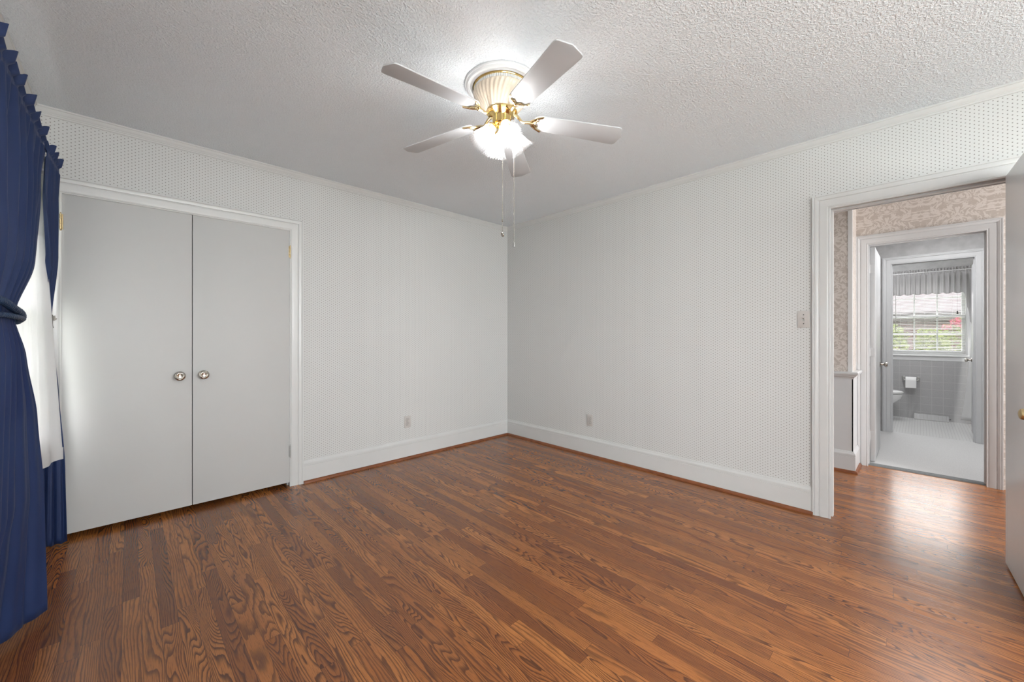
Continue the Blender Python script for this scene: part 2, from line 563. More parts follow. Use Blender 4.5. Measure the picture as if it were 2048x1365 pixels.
def wall_with_openings(bm, axis, p0, p1, a0, a1, z0, z1, holes):
    """a slab across axis ('x' or 'y') from p0 to p1; runs a0..a1 the other way; holes = [(b0, b1, zlo, zhi)]"""
    def B(s0, s1, zz0, zz1):
        if s1 - s0 < 1e-6 or zz1 - zz0 < 1e-6:
            return
        if axis == 'x':
            box(bm, p0, p1, s0, s1, zz0, zz1)
        else:
            box(bm, s0, s1, p0, p1, zz0, zz1)
    cur = a0
    for b0, b1, lo, hi in sorted(holes):
        B(cur, b0, z0, z1)
        B(b0, b1, z0, lo)
        B(b0, b1, hi, z1)
        cur = b1
    B(cur, a1, z0, z1)

b = BM(); wall_with_openings(b, 'y', 0, 0.12, XL - 0.2, 0.12, 0, H, [(CW0 - 0.02, CW1 + 0.02, 0, DH + 0.02)])
struct('wall_back', b, 'wallpaper', 'wallpapered back wall with the closet doors', 'wall', 0)
b = BM(); wall_with_openings(b, 'x', 0, 0.12, YF - 0.2, 0, 0, H, [(DB0 - 0.02, DB1 + 0.02, 0, DH + 0.02)])
struct('wall_right', b, 'wallpaper', 'wallpapered right wall with the light switch and doorway', 'wall', 0)
W1 = (-1.42, -0.17, 0.62, 2.02)
W4 = (-5.32, -4.18, 0.72, 2.05)
b = BM(); wall_with_openings(b, 'x', XL - 0.16, XL, YF - 0.2, 0, 0, H, [W1, W4])
struct('wall_left', b, 'wallpaper', 'wallpapered left wall behind the blue curtains', 'wall', 0)
WF = (-3.50, -1.45, 0.75, 2.1)
b = BM(); wall_with_openings(b, 'y', YF - 0.16, YF, XL - 0.2, 0.12, 0, H, [WF])
struct('wall_front', b, 'wallpaper', 'wallpapered wall behind the viewer', 'wall', 0)

# closet box behind the doors
b = BM()
box(b, CW0 - 0.1, CW1 + 0.1, 0.70, 0.74, 0, 2.4)
box(b, CW0 - 0.14, CW0 - 0.1, 0.12, 0.74, 0, 2.4)
box(b, CW1 + 0.1, CW1 + 0.14, 0.12, 0.74, 0, 2.4)
box(b, CW0 - 0.14, CW1 + 0.14, 0.12, 0.74, -0.12, -0.001)
struct('wall_closet', b, 'closet_in', 'closet interior painted dark for the shade behind its doors', 'wall', 0)

# mouldings -------------------------------------------------------
CROWN = [(0.0, 0.0), (0.0, 0.050), (0.006, 0.050), (0.008, 0.046), (0.008, 0.040), (0.011, 0.037), (0.011, 0.033), (0.015, 0.028), (0.019, 0.020), (0.023, 0.011), (0.027, 0.009), (0.027, 0.0)]
def crown_seg(i0, i1, label, idx):
    # inset corner points of the room for each (out, down) pair
    cs = [(XL, YF), (0, YF), (0, 0), (XL, 0)]
    sg = [(1, 1), (-1, 1), (-1, -1), (1, -1)]
    secs = []
    for i in (i0, i1):
        (cx, cy), (sx, sy) = cs[i], sg[i]
        secs.append([(cx + sx * o, cy + sy * o, H - d) for o, d in CROWN])
    b = BM(); loft(b, secs)
    struct('trim_%d' % idx, b, 'trim', label, 'crown moulding', 0.3)
crown_seg(3, 2, 'painted crown moulding along the top of the back wall', 1)
crown_seg(2, 1, 'painted crown moulding along the top of the right wall', 2)
crown_seg(0, 3, 'painted crown moulding along the top of the left wall', 3)
crown_seg(1, 0, 'painted crown moulding along the top of the wall behind the viewer', 4)

BASE = [(0, 0), (0.016, 0), (0.016, 0.137), (0.0125, 0.139), (0.0125, 0.1425), (0.017, 0.1445), (0.017, 0.158), (0.014, 0.165), (0.009, 0.171), (0.006, 0.180), (0.0, 0.183)]
SHOE = [(0.016, 0), (0.034, 0), (0.0335, 0.006), (0.031, 0.012), (0.026, 0.017), (0.021, 0.0195), (0.016, 0.020)]
def run(bm, prof, p0, p1, nrm):
    """profile of (out from wall, up) swept from p0 to p1 along a wall whose room side is nrm"""
    secs = [[(px + nrm[0] * o, py + nrm[1] * o, z) for o, z in prof] for px, py in (p0, p1)]
    loft(bm, secs)
def mitre_run(bm, prof, p0, p1, nrm, d, m0, m1):
    secs = []
    for (px, py), s in ((p0, m0), (p1, m1)):
        secs.append([(px + nrm[0] * o + d[0] * o * s, py + nrm[1] * o + d[1] * o * s, z) for o, z in prof])
    loft(bm, secs)
def baseboard(name, p0, p1, nrm, label, m0=0, m1=0, mat='trim', shoe_label=None, idx=0):
    d = Vector((p1[0] - p0[0], p1[1] - p0[1])).normalized()
    b = BM(); mitre_run(b, BASE, p0, p1, nrm, d, m0, m1)
    struct(name, b, mat, label, 'baseboard', 0.35)
    if shoe_label:
        b = BM(); mitre_run(b, SHOE, p0, p1, nrm, d, m0, m1)
        struct('trim_%d' % idx, b, 'shoe', shoe_label, 'shoe moulding', 0.5)
baseboard('baseboard_back', (CW1 + 0.094, 0), (0, 0), (0, -1), 'white baseboard along the back wall beside the closet', 0, -1, 'trim', 'brown stained shoe moulding at the foot of the back wall', 5)
baseboard('baseboard_right', (0, 0), (0, DB1 + 0.086), (-1, 0), 'white baseboard along the right wall up to the doorway', 1, 0, 'trim', 'brown stained shoe moulding at the foot of the right wall', 6)
baseboard('baseboard_left', (XL, YF), (XL, 0), (1, 0), 'white baseboard along the left wall under the curtains', 0, 0)

# door casings: (offset from the opening, protrusion)
CASE = [(-0.005, 0.0), (-0.005, 0.010), (0.002, 0.013), (0.006, 0.010), (0.011, 0.012), (0.016, 0.0135), (0.050, 0.0155), (0.053, 0.0125), (0.057, 0.0125), (0.060, 0.017), (0.074, 0.021), (0.079, 0.021), (0.081, 0.018), (0.085, 0.022), (0.092, 0.022), (0.092, 0.0)]
def casing(bm, axis, plane, sgn, a0, a1, top, z0=0.0, k=1.0):
    """U-shaped mitred casing round an opening a0..a1 in a wall across axis at plane, standing out along sgn"""
    def P(a, pr, z):
        return (plane + sgn * pr, a, z) if axis == 'x' else (a, plane + sgn * pr, z)
    secs = [[P(a0 - o * k, p, z0) for o, p in CASE], [P(a0 - o * k, p, top + o * k) for o, p in CASE],
            [P(a1 + o * k, p, top + o * k) for o, p in CASE], [P(a1 + o * k, p, z0) for o, p in CASE]]
    loft(bm, secs)
def jamb(bm, axis, p0, p1, a0, a1, top, th=0.02, stop=None):
    """lining of an opening; stop = (s0, s1) adds a door stop strip"""
    def B(s0, s1, z0, z1, q0=p0, q1=p1):
        if axis == 'x':
            box(bm, q0, q1, s0, s1, z0, z1)
        else:
            box(bm, s0, s1, q0, q1, z0, z1)
    B(a0 - th, a0, 0, top + th)
    B(a1, a1 + th, 0, top + th)
    B(a0, a1, top, top + th)
    if stop:
        B(a0, a0 + 0.011, 0, top - 0.011, *stop)
        B(a1 - 0.011, a1, 0, top - 0.011, *stop)
        B(a0, a1, top - 0.011, top, *stop)

b = BM(); casing(b, 'y', 0, -1, CW0, CW1, DH, 0.0, 1.0)
# the left leg of this casing is cut narrow against the corner: it stays inside the room
jamb(b, 'y', 0.0, 0.12, CW0, CW1, DH, stop=(0.040, 0.075))
struct('trim_7', b, 'trim', 'fluted white casing round the closet doors', 'door casing', 0.3)
b = BM(); casing(b, 'x', 0, -1, DB0, DB1, DH)
jamb(b, 'x', 0.0, 0.12, DB0, DB1, DH, stop=(0.040, 0.075))
o = struct('trim_8', b, 'trim', 'fluted white casing and jamb round the doorway to the hall', 'door casing', 0.3)
b = BM()
bbox(b, 0.006, 0.034, DB1 - 0.0022, DB1 - 0.0002, 0.875, 0.935, 0.0006, 1)
sp = obj('strike_plate', b, 'steel', o)
sp['label'] = 'small metal strike plate in the left jamb'
b = BM(); casing(b, 'x', 0.12, 1, DB0, DB1, DH)
struct('trim_9', b, 'hall_trim', 'casing on the hall side of the bedroom doorway', 'door casing', 0.3)

# ------------------------------------------------------------------ closet doors
def hinge(name, parent, x, y, z0, z1, mat, leaf_dx):
    """barrel with finials standing proud of the face and a sliver of leaf"""
    b = BM()
    r = 0.0055
    n = 3
    L = (z1 - z0) / n
    for i in range(n):
        lathe(b, [(0.001, z0 + i * L + 0.0004), (r, z0 + i * L + 0.0008), (r, z0 + (i + 1) * L - 0.0008), (0.001, z0 + (i + 1) * L - 0.0004)], 14, mat=Matrix.Translation((x, y, 0)))
    for zz, s in ((z0, -1), (z1, 1)):
        lathe(b, [(0.0004, zz + s * 0.009), (0.0035, zz + s * 0.007), (0.004, zz + s * 0.004), (0.0025, zz + s * 0.001), (0.0025, zz)], 12, mat=Matrix.Translation((x, y, 0)))
    bbox(b, min(x, x + leaf_dx), max(x, x + leaf_dx), y + 0.002, y + 0.0045, z0, z1, 0.0006, 1)
    return obj(name, b, mat, parent)

def round_knob(bm, m):
    """rosette, neck and dished mushroom knob along +Z of m"""
    lathe(bm, [(0.0005, 0.0), (0.029, 0.0), (0.030, 0.002), (0.028, 0.005), (0.020, 0.007), (0.012, 0.010), (0.010, 0.016), (0.011, 0.024), (0.016, 0.028),
               (0.026, 0.032), (0.0305, 0.038), (0.031, 0.043), (0.0285, 0.048), (0.024, 0.051), (0.020, 0.0515), (0.0175, 0.050), (0.015, 0.045), (0.010, 0.0435), (0.0005, 0.043)], 40, mat=m)

def closet_leaf(name, x0, x1, knob_x, hinge_x, sgn, label, tone):
    r = thing(name, label, 'door', ((x0 + x1) / 2, 0.015, 0.0))
    r['kind'] = 'structure'
    b = BM(); bbox(b, x0, x1, -0.004, 0.031, 0.032, DH - 0.005, 0.0015, 2)
    obj('door_panel', b, tone, r)
    b = BM()
    round_knob(b, Matrix.Translation((knob_x, -0.004, 0.925)) @ Matrix.Rotation(PI / 2, 4, 'X'))
    k = obj('knob', b, 'chrome', r); k['label'] = 'round dished chrome knob'
    for z0, z1 in ((1.815, 1.905), (0.235, 0.325)):
        hg = hinge('hinge', r, hinge_x, -0.0105, z0, z1, 'old_brass' if z0 > 1 else 'steel', sgn * 0.012)
    return r
MID = -2.985
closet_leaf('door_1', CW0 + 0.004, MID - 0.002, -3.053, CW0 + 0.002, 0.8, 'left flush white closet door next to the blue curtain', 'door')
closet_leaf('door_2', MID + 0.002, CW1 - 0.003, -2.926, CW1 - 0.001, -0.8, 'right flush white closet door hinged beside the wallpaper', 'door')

# ------------------------------------------------------------------ bedroom entry door, standing open
A3 = math.radians(2.5)
r = thing('door_3', 'open white bedroom door with brass knob at the right edge', 'door', (-0.003, -3.792, 0.0), A3)
r['kind'] = 'structure'
b = BM(); bbox(b, -0.748, -0.004, -0.035, 0.0, 0.012, 2.030, 0.0015, 2)
obj('door_panel', b, 'entry_door', r, world=False)
b = BM()
kprof = [(0.0005, 0.0), (0.030, 0.0), (0.031, 0.003), (0.028, 0.006), (0.014, 0.009), (0.011, 0.014), (0.011, 0.022), (0.016, 0.026), (0.0215, 0.029), (0.0225, 0.033), (0.0225, 0.050), (0.021, 0.056), (0.016, 0.060), (0.008, 0.062), (0.0005, 0.0625)]
lathe(b, kprof, 36, mat=Matrix.Translation((-0.685, 0.0, 0.878)) @ Matrix.Rotation(-PI / 2, 4, 'X'))
lathe(b, kprof, 36, mat=Matrix.Translation((-0.685, -0.035, 0.878)) @ Matrix.Rotation(PI / 2, 4, 'X'))
k = obj('knob', b, 'old_brass', r, world=False); k['label'] = 'brass door knob'
for z0 in (0.25, 1.75):
    b = BM()
    lathe(b, [(0.001, z0), (0.006, z0 + 0.001), (0.006, z0 + 0.089), (0.001, z0 + 0.09)], 14, mat=Matrix.Translation((0.0, -0.041, 0)))
    bbox(b, -0.03, 0.0, -0.0385, -0.0355, z0, z0 + 0.09, 0.0006, 1)
    obj('hinge', b, 'old_brass', r, world=False)

# ------------------------------------------------------------------ left window of the bedroom
def window(name, axis, plane_in, plane_out, a0, a1, z0, z1, label, cols, rows, rail, case_sgn, case_plane, sill=True, casing_on=True):
    """double-hung window set in an opening; returns the root"""
    r = thing(name, label, 'window', ((plane_in + plane_out) / 2, (a0 + a1) / 2, z0) if axis == 'x' else ((a0 + a1) / 2, (plane_in + plane_out) / 2, z0))
    r['kind'] = 'structure'
    s = 1 if plane_out > plane_in else -1
    def B(bm, p0, p1, s0, s1, q0, q1, w=0.002):
        p0, p1 = min(p0, p1), max(p0, p1)
        if axis == 'x':
            bbox(bm, p0, p1, s0, s1, q0, q1, w, 1)
        else:
            bbox(bm, s0, s1, p0, p1, q0, q1, w, 1)
    b = BM()
    t = 0.022
    B(b, plane_in, plane_out, a0, a0 + t, z0, z1)
    B(b, plane_in, plane_out, a1 - t, a1, z0, z1)
    B(b, plane_in, plane_out, a0 + t, a1 - t, z1 - t, z1)
    B(b, plane_in, plane_out, a0 + t, a1 - t, z0, z0 + t)
    obj('window_frame', b, 'win', r, 0.4)
    if casing_on:
        b = BM(); casing(b, axis, case_plane, case_sgn, a0, a1, z1, z0, 0.8)
        obj('window_casing', b, 'win', r, 0.3)
    if sill:
        b = BM()
        B(b, case_plane + case_sgn * 0.045, case_plane - case_sgn * 0.0, a0 - 0.09, a1 + 0.09, z0 - 0.024, z0, 0.006)
        B(b, case_plane + case_sgn * 0.016, case_plane, a0 - 0.07, a1 + 0.07, z0 - 0.085, z0 - 0.024, 0.004)
        obj('sill', b, 'win', r, 0.4)
    for k, (lo, hi, off) in enumerate(((z0 + t, rail + 0.018, 0.030), (rail - 0.018, z1 - t, 0.066))):
        b = BM()
        p0 = plane_in + s * off
        p1 = p0 + s * 0.032
        st = 0.036
        B(b, p0, p1, a0 + t, a0 + t + st, lo, hi)
        B(b, p0, p1, a1 - t - st, a1 - t, lo, hi)
        B(b, p0, p1, a0 + t + st, a1 - t - st, lo, lo + 0.036)
        B(b, p0, p1, a0 + t + st, a1 - t - st, hi - 0.036, hi)
        y0, y1, q0, q1 = a0 + t + st, a1 - t - st, lo + 0.036, hi - 0.036
        for c in range(1, cols):
            yy = y0 + (y1 - y0) * c / cols
            B(b, p0 + s * 0.004, p1 - s * 0.004, yy - 0.009, yy + 0.009, q0, q1)
        for c in range(1, rows):
            zz = q0 + (q1 - q0) * c / rows
            B(b, p0 + s * 0.006, p1 - s * 0.006, y0, y1, zz - 0.009, zz + 0.009)
        sash = obj('sash', b, 'win', r, 0.4)
        b = BM()
        pm = (p0 + p1) / 2
        if axis == 'x':
            box(b, pm - 0.0015, pm + 0.0015, y0 - 0.004, y1 + 0.004, q0 - 0.004, q1 + 0.004)
        else:
            box(b, y0 - 0.004, y1 + 0.004, pm - 0.0015, pm + 0.0015, q0 - 0.004, q1 + 0.004)
        obj('pane', b, 'glass', sash, 0)
    return r
window('window_1', 'x', XL - 0.01, XL - 0.15, W1[0], W1[1], W1[2], W1[3], 'double hung window behind the white sheer on the left wall', 3, 2, 1.32, 1, XL)
window('added_window_4', 'x', XL - 0.01, XL - 0.15, W4[0], W4[1], W4[2], W4[3], 'unseen window added in the left wall behind the viewer for fill light', 3, 2, 1.38, 1, XL)  # invented opening, out of view, lets the near fill reach the right wall
window('added_window_3', 'y', YF - 0.01, YF - 0.15, WF[0], WF[1], WF[2], WF[3], 'wide unseen window added behind the viewer to let in frontal fill', 4, 2, 1.40, 1, YF)  # invented opening, out of view, for the rear fill

# ------------------------------------------------------------------ curtains
def lerp_keys(keys, z):
    """keys: [(z, value...)] descending in z"""
    if z >= keys[0][0]:
        return keys[0][1:]
    for a, c in zip(keys, keys[1:]):
        if z >= c[0]:
            t = (a[0] - z) / (a[0] - c[0])
            t = t * t * (3 - 2 * t) * 0.5 + t * 0.5
            return tuple(p + (q - p) * t for p, q in zip(a[1:], c[1:]))
    return keys[-1][1:]

def curtain_mesh(bm, keys, ztop, zbot, folds_top, folds_low, seed, rod_z, nu=260, nv=90, low_phase=None, swing=0.0):
    """keys: (z, lead x, lead y, trail x, trail y, fold depth, sharpness). u=0 is the leading edge"""
    rnd = random.Random(seed)
    ph = [rnd.uniform(0, 2 * PI) for _ in range(6)]
    def fn(u, v):
        # rows crowd towards the heading
        z = ztop + (zbot - ztop) * (v ** 1.5)
        lx, ly, tx, ty, amp = lerp_keys(keys, z)
        g = u + 0.018 * math.sin(7 * u + ph[0]) + 0.012 * math.sin(13 * u + ph[1])
        sw = swing * max(0.0, min(1.0, (1.22 - z) / 0.35))
        gx = g + sw * ((1 - max(0.0, 1 - max(0, g) / 0.42) ** 1.7) - g)
        x = lx + (tx - lx) * gx
        y = ly + (ty - ly) * g
        d = Vector((tx - lx, ty - ly, 0))
        n = Vector((-d.y, d.x, 0)).normalized()
        if n.x < 0:
            n = -n
        k = max(0.0, min(1.0, (rod_z - 0.02 - z) / 0.55))
        a = folds_top * 2 * PI * g + ph[2]
        c = folds_low * 2 * PI * g + (ph[3] if low_phase is None else low_phase) + 0.5 * math.sin(z * 1.3 + ph[4])
        tri = math.asin(0.95 * math.sin(a)) / 1.25
        f = (1 - k) * (0.55 * tri + 0.10 * math.sin(2.3 * a)) + k * (0.85 * math.sin(c) + 0.25 * math.sin(2.1 * c + z) + 0.12 * math.sin(a))
        A = amp
        if z > rod_z - 0.025:
            A = 0.12 * amp if abs(z - rod_z) < 0.022 else amp
        if z > rod_z + 0.014:                      # gathered ruffle above the rod
            A = amp * 1.35
        elif abs(z - rod_z) < 0.022:               # pocket bulges round the rod
            x += 0.004
        p = Vector((x, y, 0)) + n * (f * A)
        if z > rod_z + 0.014:
            t = (z - rod_z - 0.014) / max(1e-6, ztop - rod_z - 0.014)
            p += n * (0.010 * t * math.sin(a * 0.5 + 1.0))
            z += 0.012 * t * math.sin(a + 0.6)
        if v > 0.97:
            z += 0.004 * math.sin(c + 1.0)
        return (p.x, p.y, z)
    grid(bm, fn, nu, nv)

def add_solid(o, th):
    md = o.modifiers.new('thickness', 'SOLIDIFY')
    md.thickness = th
    md.offset = 0
    return o

ROD_Z = 2.135
near_keys = [(2.19, -3.605, -0.40, -3.610, -1.62, 0.028), (2.10, -3.605, -0.43, -3.610, -1.62, 0.030), (1.87, -3.602, -0.60, -3.610, -1.60, 0.036),
             (1.50, -3.600, -0.86, -3.612, -1.55, 0.030), (1.27, -3.610, -1.15, -3.622, -1.46, 0.014), (1.12, -3.592, -1.06, -3.620, -1.46, 0.016),
             (0.87, -3.576, -0.93, -3.616, -1.50, 0.013), (0.55, -3.560, -0.89, -3.618, -1.54, 0.011), (0.42, -3.556, -0.89, -3.634, -1.54, 0.010), (0.03, -3.546, -0.89, -3.668, -1.56, 0.009)]
b = BM(); curtain_mesh(b, near_keys, 2.195, 0.030, 14, 6.3, 3, ROD_Z, low_phase=1.2, swing=1.0)
o = obj('curtain', b, 'navy', None, 1.2, origin=(-3.605, -1.2, 0.035))
add_solid(o, 0.0025)
tag(o, 'near navy blue curtain tied back with a twisted rope', 'curtain', 'navy curtains on the left window')
far_keys = [(2.19, -3.600, -0.375, -3.588, -0.045, 0.018), (1.93, -3.606, -0.375, -3.588, -0.045, 0.017), (1.64, -3.609, -0.20, -3.594, -0.045, 0.013),
            (1.27, -3.640, -0.105, -3.612, -0.050, 0.006), (1.18, -3.640, -0.11, -3.608, -0.050, 0.007), (0.90, -3.640, -0.10, -3.585, -0.052, 0.010), (0.45, -3.642, -0.095, -3.560, -0.060, 0.010), (0.012, -3.650, -0.080, -3.552, -0.068, 0.010)]
b = BM(); curtain_mesh(b, far_keys, 2.19, 0.012, 6, 2.6, 11, ROD_Z, nu=120)
o = obj('curtain', b, 'navy', None, 1.2, origin=(-3.61, -0.08, 0.012))
add_solid(o, 0.0025)
tag(o, 'far navy blue curtain gathered in the corner beside the closet', 'curtain', 'navy curtains on the left window')

def sheer_fn(u, v):
    z = 2.10 + (0.505 - 2.10) * v
    y = -0.135 - u * 1.38
    a = u * 15 * 2 * PI
    k = 0.35 + 0.65 * v
    x = -3.652 + 0.006 * math.sin(a) * k + 0.005 * math.sin(a * 0.43 + 1.3 + v)
    e = math.exp(-(u / 0.10) ** 2)
    x += 0.084 * v * e
    x += 0.014 * v * math.exp(-((u - 0.2) / 0.09) ** 2)
    z += 0.006 * math.sin(a * 0.5) * v
    return (x, y, z)
b = BM(); grid(b, sheer_fn, 300, 40)
o = obj('sheer_curtain', b, 'sheer', None, 1.2, origin=(-3.63, -0.8, 0.505))
add_solid(o, 0.001)
tag(o, 'white sheer curtain hanging between the navy curtains', 'sheer curtain')
b = BM()
def hem_fn(u, v):
    x, y, z = sheer_fn(u, 1.0)
    return (x + 0.0012, y, z + 0.065 * (1 - v) + 0.001)
grid(b, hem_fn, 300, 2)
h = obj('hem', b, 'sheer', o, 1.2)

b = BM()
tube(b, [(XL, -0.035, ROD_Z), (-3.625, -0.035, ROD_Z), (-3.622, -0.040, ROD_Z), (-3.620, -0.06, ROD_Z), (-3.624, -1.62, ROD_Z), (-3.628, -1.655, ROD_Z), (-3.63, -1.66, ROD_Z), (XL, -1.66, ROD_Z)], 0.007, 10)
tag(obj('curtain_rod', b, 'fan_white', None, 0.8, origin=(-3.65, -0.85, ROD_Z)), 'white curtain rod carrying the navy curtains', 'curtain rod')

# twisted rope tieback round the near curtain
def rope(bm, center_fn, n, rad, strands, twist):
    for s in range(strands):
        pts = []
        for i in range(n):
            t = i / n
            c, up, out = center_fn(t)
            a = 2 * PI * (twist * t + s / strands)
            pts.append(c + (up * math.cos(a) + out * math.sin(a)) * rad * 0.62)
        tube(bm, pts, rad * 0.62, 6, True)
def loop(cx, cy, rx, ry, z, tilt):
    def fn(t):
        a = 2 * PI * t
        ca, sa = math.cos(a), math.sin(a)
        # squarish loop hugging the bundle
        k = 1.0
        c = Vector((cx + rx * math.copysign(abs(ca) ** 0.7, ca), cy + ry * math.copysign(abs(sa) ** 0.7, sa), z + tilt * (-sa) * ry))
        out = Vector((ca, sa, 0)).normalized()
        return c, Vector((0, 0, 1)), out
    return fn
b = BM()
rope(b, loop(-3.622, -1.305, 0.046, 0.195, 1.285, 0.18), 150, 0.011, 3, 26)
rope(b, loop(-3.622, -1.305, 0.048, 0.205, 1.262, 0.02), 150, 0.008, 3, 34)
tag(obj('curtain_tieback', b, 'rope', None, 1.2, origin=(-3.622, -1.305, 1.25)), 'twisted blue rope tieback looped round the near navy curtain', 'tieback')

# leafy metal hook holding the far curtain back
b = BM()
for k in range(5):
    a = math.radians(-70 + 35 * k)
    poly = []
    pts = [(0, 0), (0.007, 0.012), (0.006, 0.024), (0, 0.034), (-0.006, 0.024), (-0.007, 0.012)]
    for x, z in pts:
        poly.append((-3.612 + x * math.cos(a) - z * math.sin(a) * 0.6, 1.285 + z * math.cos(a) + x * math.sin(a)))
    prism(b, poly, -0.040 - 0.002 * (k % 2), -0.036 - 0.002 * (k % 2), 'y')
tube(b, [(-3.612, -0.018, 1.285), (-3.612, -0.04, 1.283), (-3.611, -0.05, 1.262), (-3.610, -0.046, 1.248), (-3.609, -0.038, 1.243)], 0.0035, 8)
M['hook'] = simple('dark_bronze', (0.10, 0.09, 0.08), 0.35, 0.8)
tag(obj('tieback_hook', b, 'hook', None, 0.5, origin=(-3.612, -0.03, 1.25)), 'dark leafy metal tieback hook on the closet casing', 'hook')

# ------------------------------------------------------------------ switch and outlets (local: face towards -Y, wall at y = 0)
def slot(bm, x, z, w, h, y):
    box(bm, x - w / 2, x + w / 2, y - 0.0008, y + 0.001, z - h / 2, z + h / 2)
r = thing('light_switch', 'ivory toggle light switch beside the doorway', 'light switch', (0, -2.931, 1.308), PI / -2)
b = BM(); bbox(b, -0.035, 0.035, -0.006, 0, -0.0575, 0.0575, 0.002, 2)
obj('wall_plate', b, 'plate', r, world=False)
b = BM(); box(b, -0.0055, 0.0055, -0.0068, -0.005, -0.0125, 0.0125)
obj('toggle_slot', b, 'steel', r, world=False)
b = BM(); prism(b, [(-0.006, 0.002), (-0.006, 0.010), (-0.017, 0.013), (-0.017, 0.008)], -0.0042, 0.0042, 'x')
obj('toggle', b, 'plate', r, world=False)
for z in (-0.03, 0.03):
    b = BM(); lathe(b, [(0.0003, 0.0022), (0.003, 0.0018), (0.0036, 0.0)], 14, mat=Matrix.Translation((0, -0.006, z)) @ Matrix.Rotation(PI / 2, 4, 'X'))
    obj('screw', b, 'dark', r, world=False)

r = thing('wall_outlet', 'ivory duplex wall outlet on the back wall left of the corner', 'wall outlet', (-1.347, 0, 0.354), 0, 'duplex wall outlets above the baseboards')
b = BM(); bbox(b, -0.035, 0.035, -0.006, 0, -0.0575, 0.0575, 0.002, 2)
obj('wall_plate', b, 'plate', r, world=False)
for z in (-0.02, 0.02):
    b = BM()
    poly = [(0.0165 * math.cos(a), max(-0.0135, min(0.0135, 0.0175 * math.sin(a)))) for a in [2 * PI * i / 32 for i in range(32)]]
    prism(b, [(x, z + q) for x, q in poly], -0.0085, -0.005, 'y')
    f = obj('socket', b, 'plate', r, world=False)
    b = BM()
    slot(b, -0.006, z + 0.003, 0.0024, 0.009, -0.0085)
    slot(b, 0.006, z + 0.003, 0.0024, 0.008, -0.0085)
    lathe(b, [(0.0003, 0.0008), (0.0026, 0.0008), (0.0026, -0.001)], 12, mat=Matrix.Translation((0, -0.0085, z - 0.007)) @ Matrix.Rotation(PI / 2, 4, 'X'))
    obj('slots', b, 'dark', f, world=False)
    b = BM()
    ring = [(0.0172 * math.cos(a), -0.0064, z + max(-0.0142, min(0.0142, 0.0182 * math.sin(a)))) for a in [2 * PI * i / 32 for i in range(32)]]
    tube(b, ring, 0.0011, 5, True)
    obj('socket_rim', b, 'dark', f, world=False)
b = BM(); lathe(b, [(0.0003, 0.0022), (0.003, 0.0018), (0.0034, 0.0)], 14, mat=Matrix.Translation((0, -0.006, 0)) @ Matrix.Rotation(PI / 2, 4, 'X'))
obj('screw', b, 'steel', r, world=False)
dup(r, (0, -1.195, 0.352), -PI / 2, 'ivory duplex wall outlet on the right wall')

# ------------------------------------------------------------------ ceiling fan
FC = Vector((-1.897, -1.960, H))
fan = thing('ceiling_fan', 'white and brass ceiling fan with five blades and four lit tulip shades', 'ceiling fan', FC)
Fv = Vector((0.6958, 0.7182, 0)); Rv = Vector((0.7182, -0.6958, 0))
def fpart(name, bm, mat, parent=None, ang=0.6):
    return obj(name, bm, mat, parent or fan, ang, world=False)
b = BM()
lathe(b, [(0.120, 0.0), (0.192, 0.0), (0.193, -0.006), (0.190, -0.010), (0.186, -0.011), (0.184, -0.015), (0.179, -0.019), (0.172, -0.019), (0.168, -0.016), (0.163, -0.016), (0.158, -0.020), (0.153, -0.021), (0.151, -0.018), (0.150, 0.0)], 96)
p = fpart('ceiling_medallion', b, 'fan_white')
b = BM(); lathe(b, [(0.120, -0.002), (0.1485, -0.003), (0.1485, -0.020), (0.1465, -0.024), (0.143, -0.025), (0.12, -0.025)], 96)
p = fpart('trim_ring', b, 'brass'); p['label'] = 'brass ring above the motor housing'
b = BM(); lathe(b, [(0.12, -0.024), (0.141, -0.025), (0.143, -0.027), (0.143, -0.040), (0.141, -0.042), (0.12, -0.042)], 320, rib=lambda a, i: 1.0 + (0.014 * (1 if math.sin(80 * a) > 0 else -1) if i in (2, 3) else 0))
p = fpart('vent_band', b, 'fan_white', ang=0.4)
prof = [(0.130, -0.040), (0.1455, -0.042), (0.1475, -0.047), (0.1455, -0.054), (0.140, -0.064), (0.1325, -0.076), (0.123, -0.089), (0.112, -0.102), (0.102, -0.114), (0.093, -0.125), (0.087, -0.134), (0.078, -0.139)]
def swirl(a, i):
    if i < 2 or i > 10:
        return 1.0
    s = math.sin(36 * a + 1.25 * i)
    return 1.0 + 0.016 * (abs(s) ** 0.6) * (1 if s > 0 else -1)
b = BM(); lathe(b, prof, 432, rib=swirl)
p = fpart('motor_housing', b, 'cream', ang=1.2); p['label'] = 'cream pearl housing with swirled ribs'
b = BM()
lathe(b, [(0.0005, -0.134), (0.078, -0.136), (0.0815, -0.140), (0.0805, -0.145), (0.074, -0.148), (0.062, -0.155), (0.052, -0.163), (0.049, -0.166)], 72)
p = fpart('flywheel', b, 'brass')
b = BM()
lathe(b, [(0.0488, -0.162), (0.0492, -0.167), (0.0475, -0.169), (0.0475, -0.200), (0.046, -0.205), (0.040, -0.208), (0.032, -0.209), (0.027, -0.214), (0.026, -0.222), (0.020, -0.228), (0.013, -0.236), (0.010, -0.246), (0.0125, -0.254), (0.012, -0.262), (0.007, -0.269), (0.0004, -0.272)], 10 * 6,
      rib=lambda a, i: 1.0 + (0.02 if (2 <= i <= 4 and (int(a / (2 * PI) * 20) % 2 == 0)) else 0))
p = fpart('light_fitter', b, 'brass', ang=0.5)

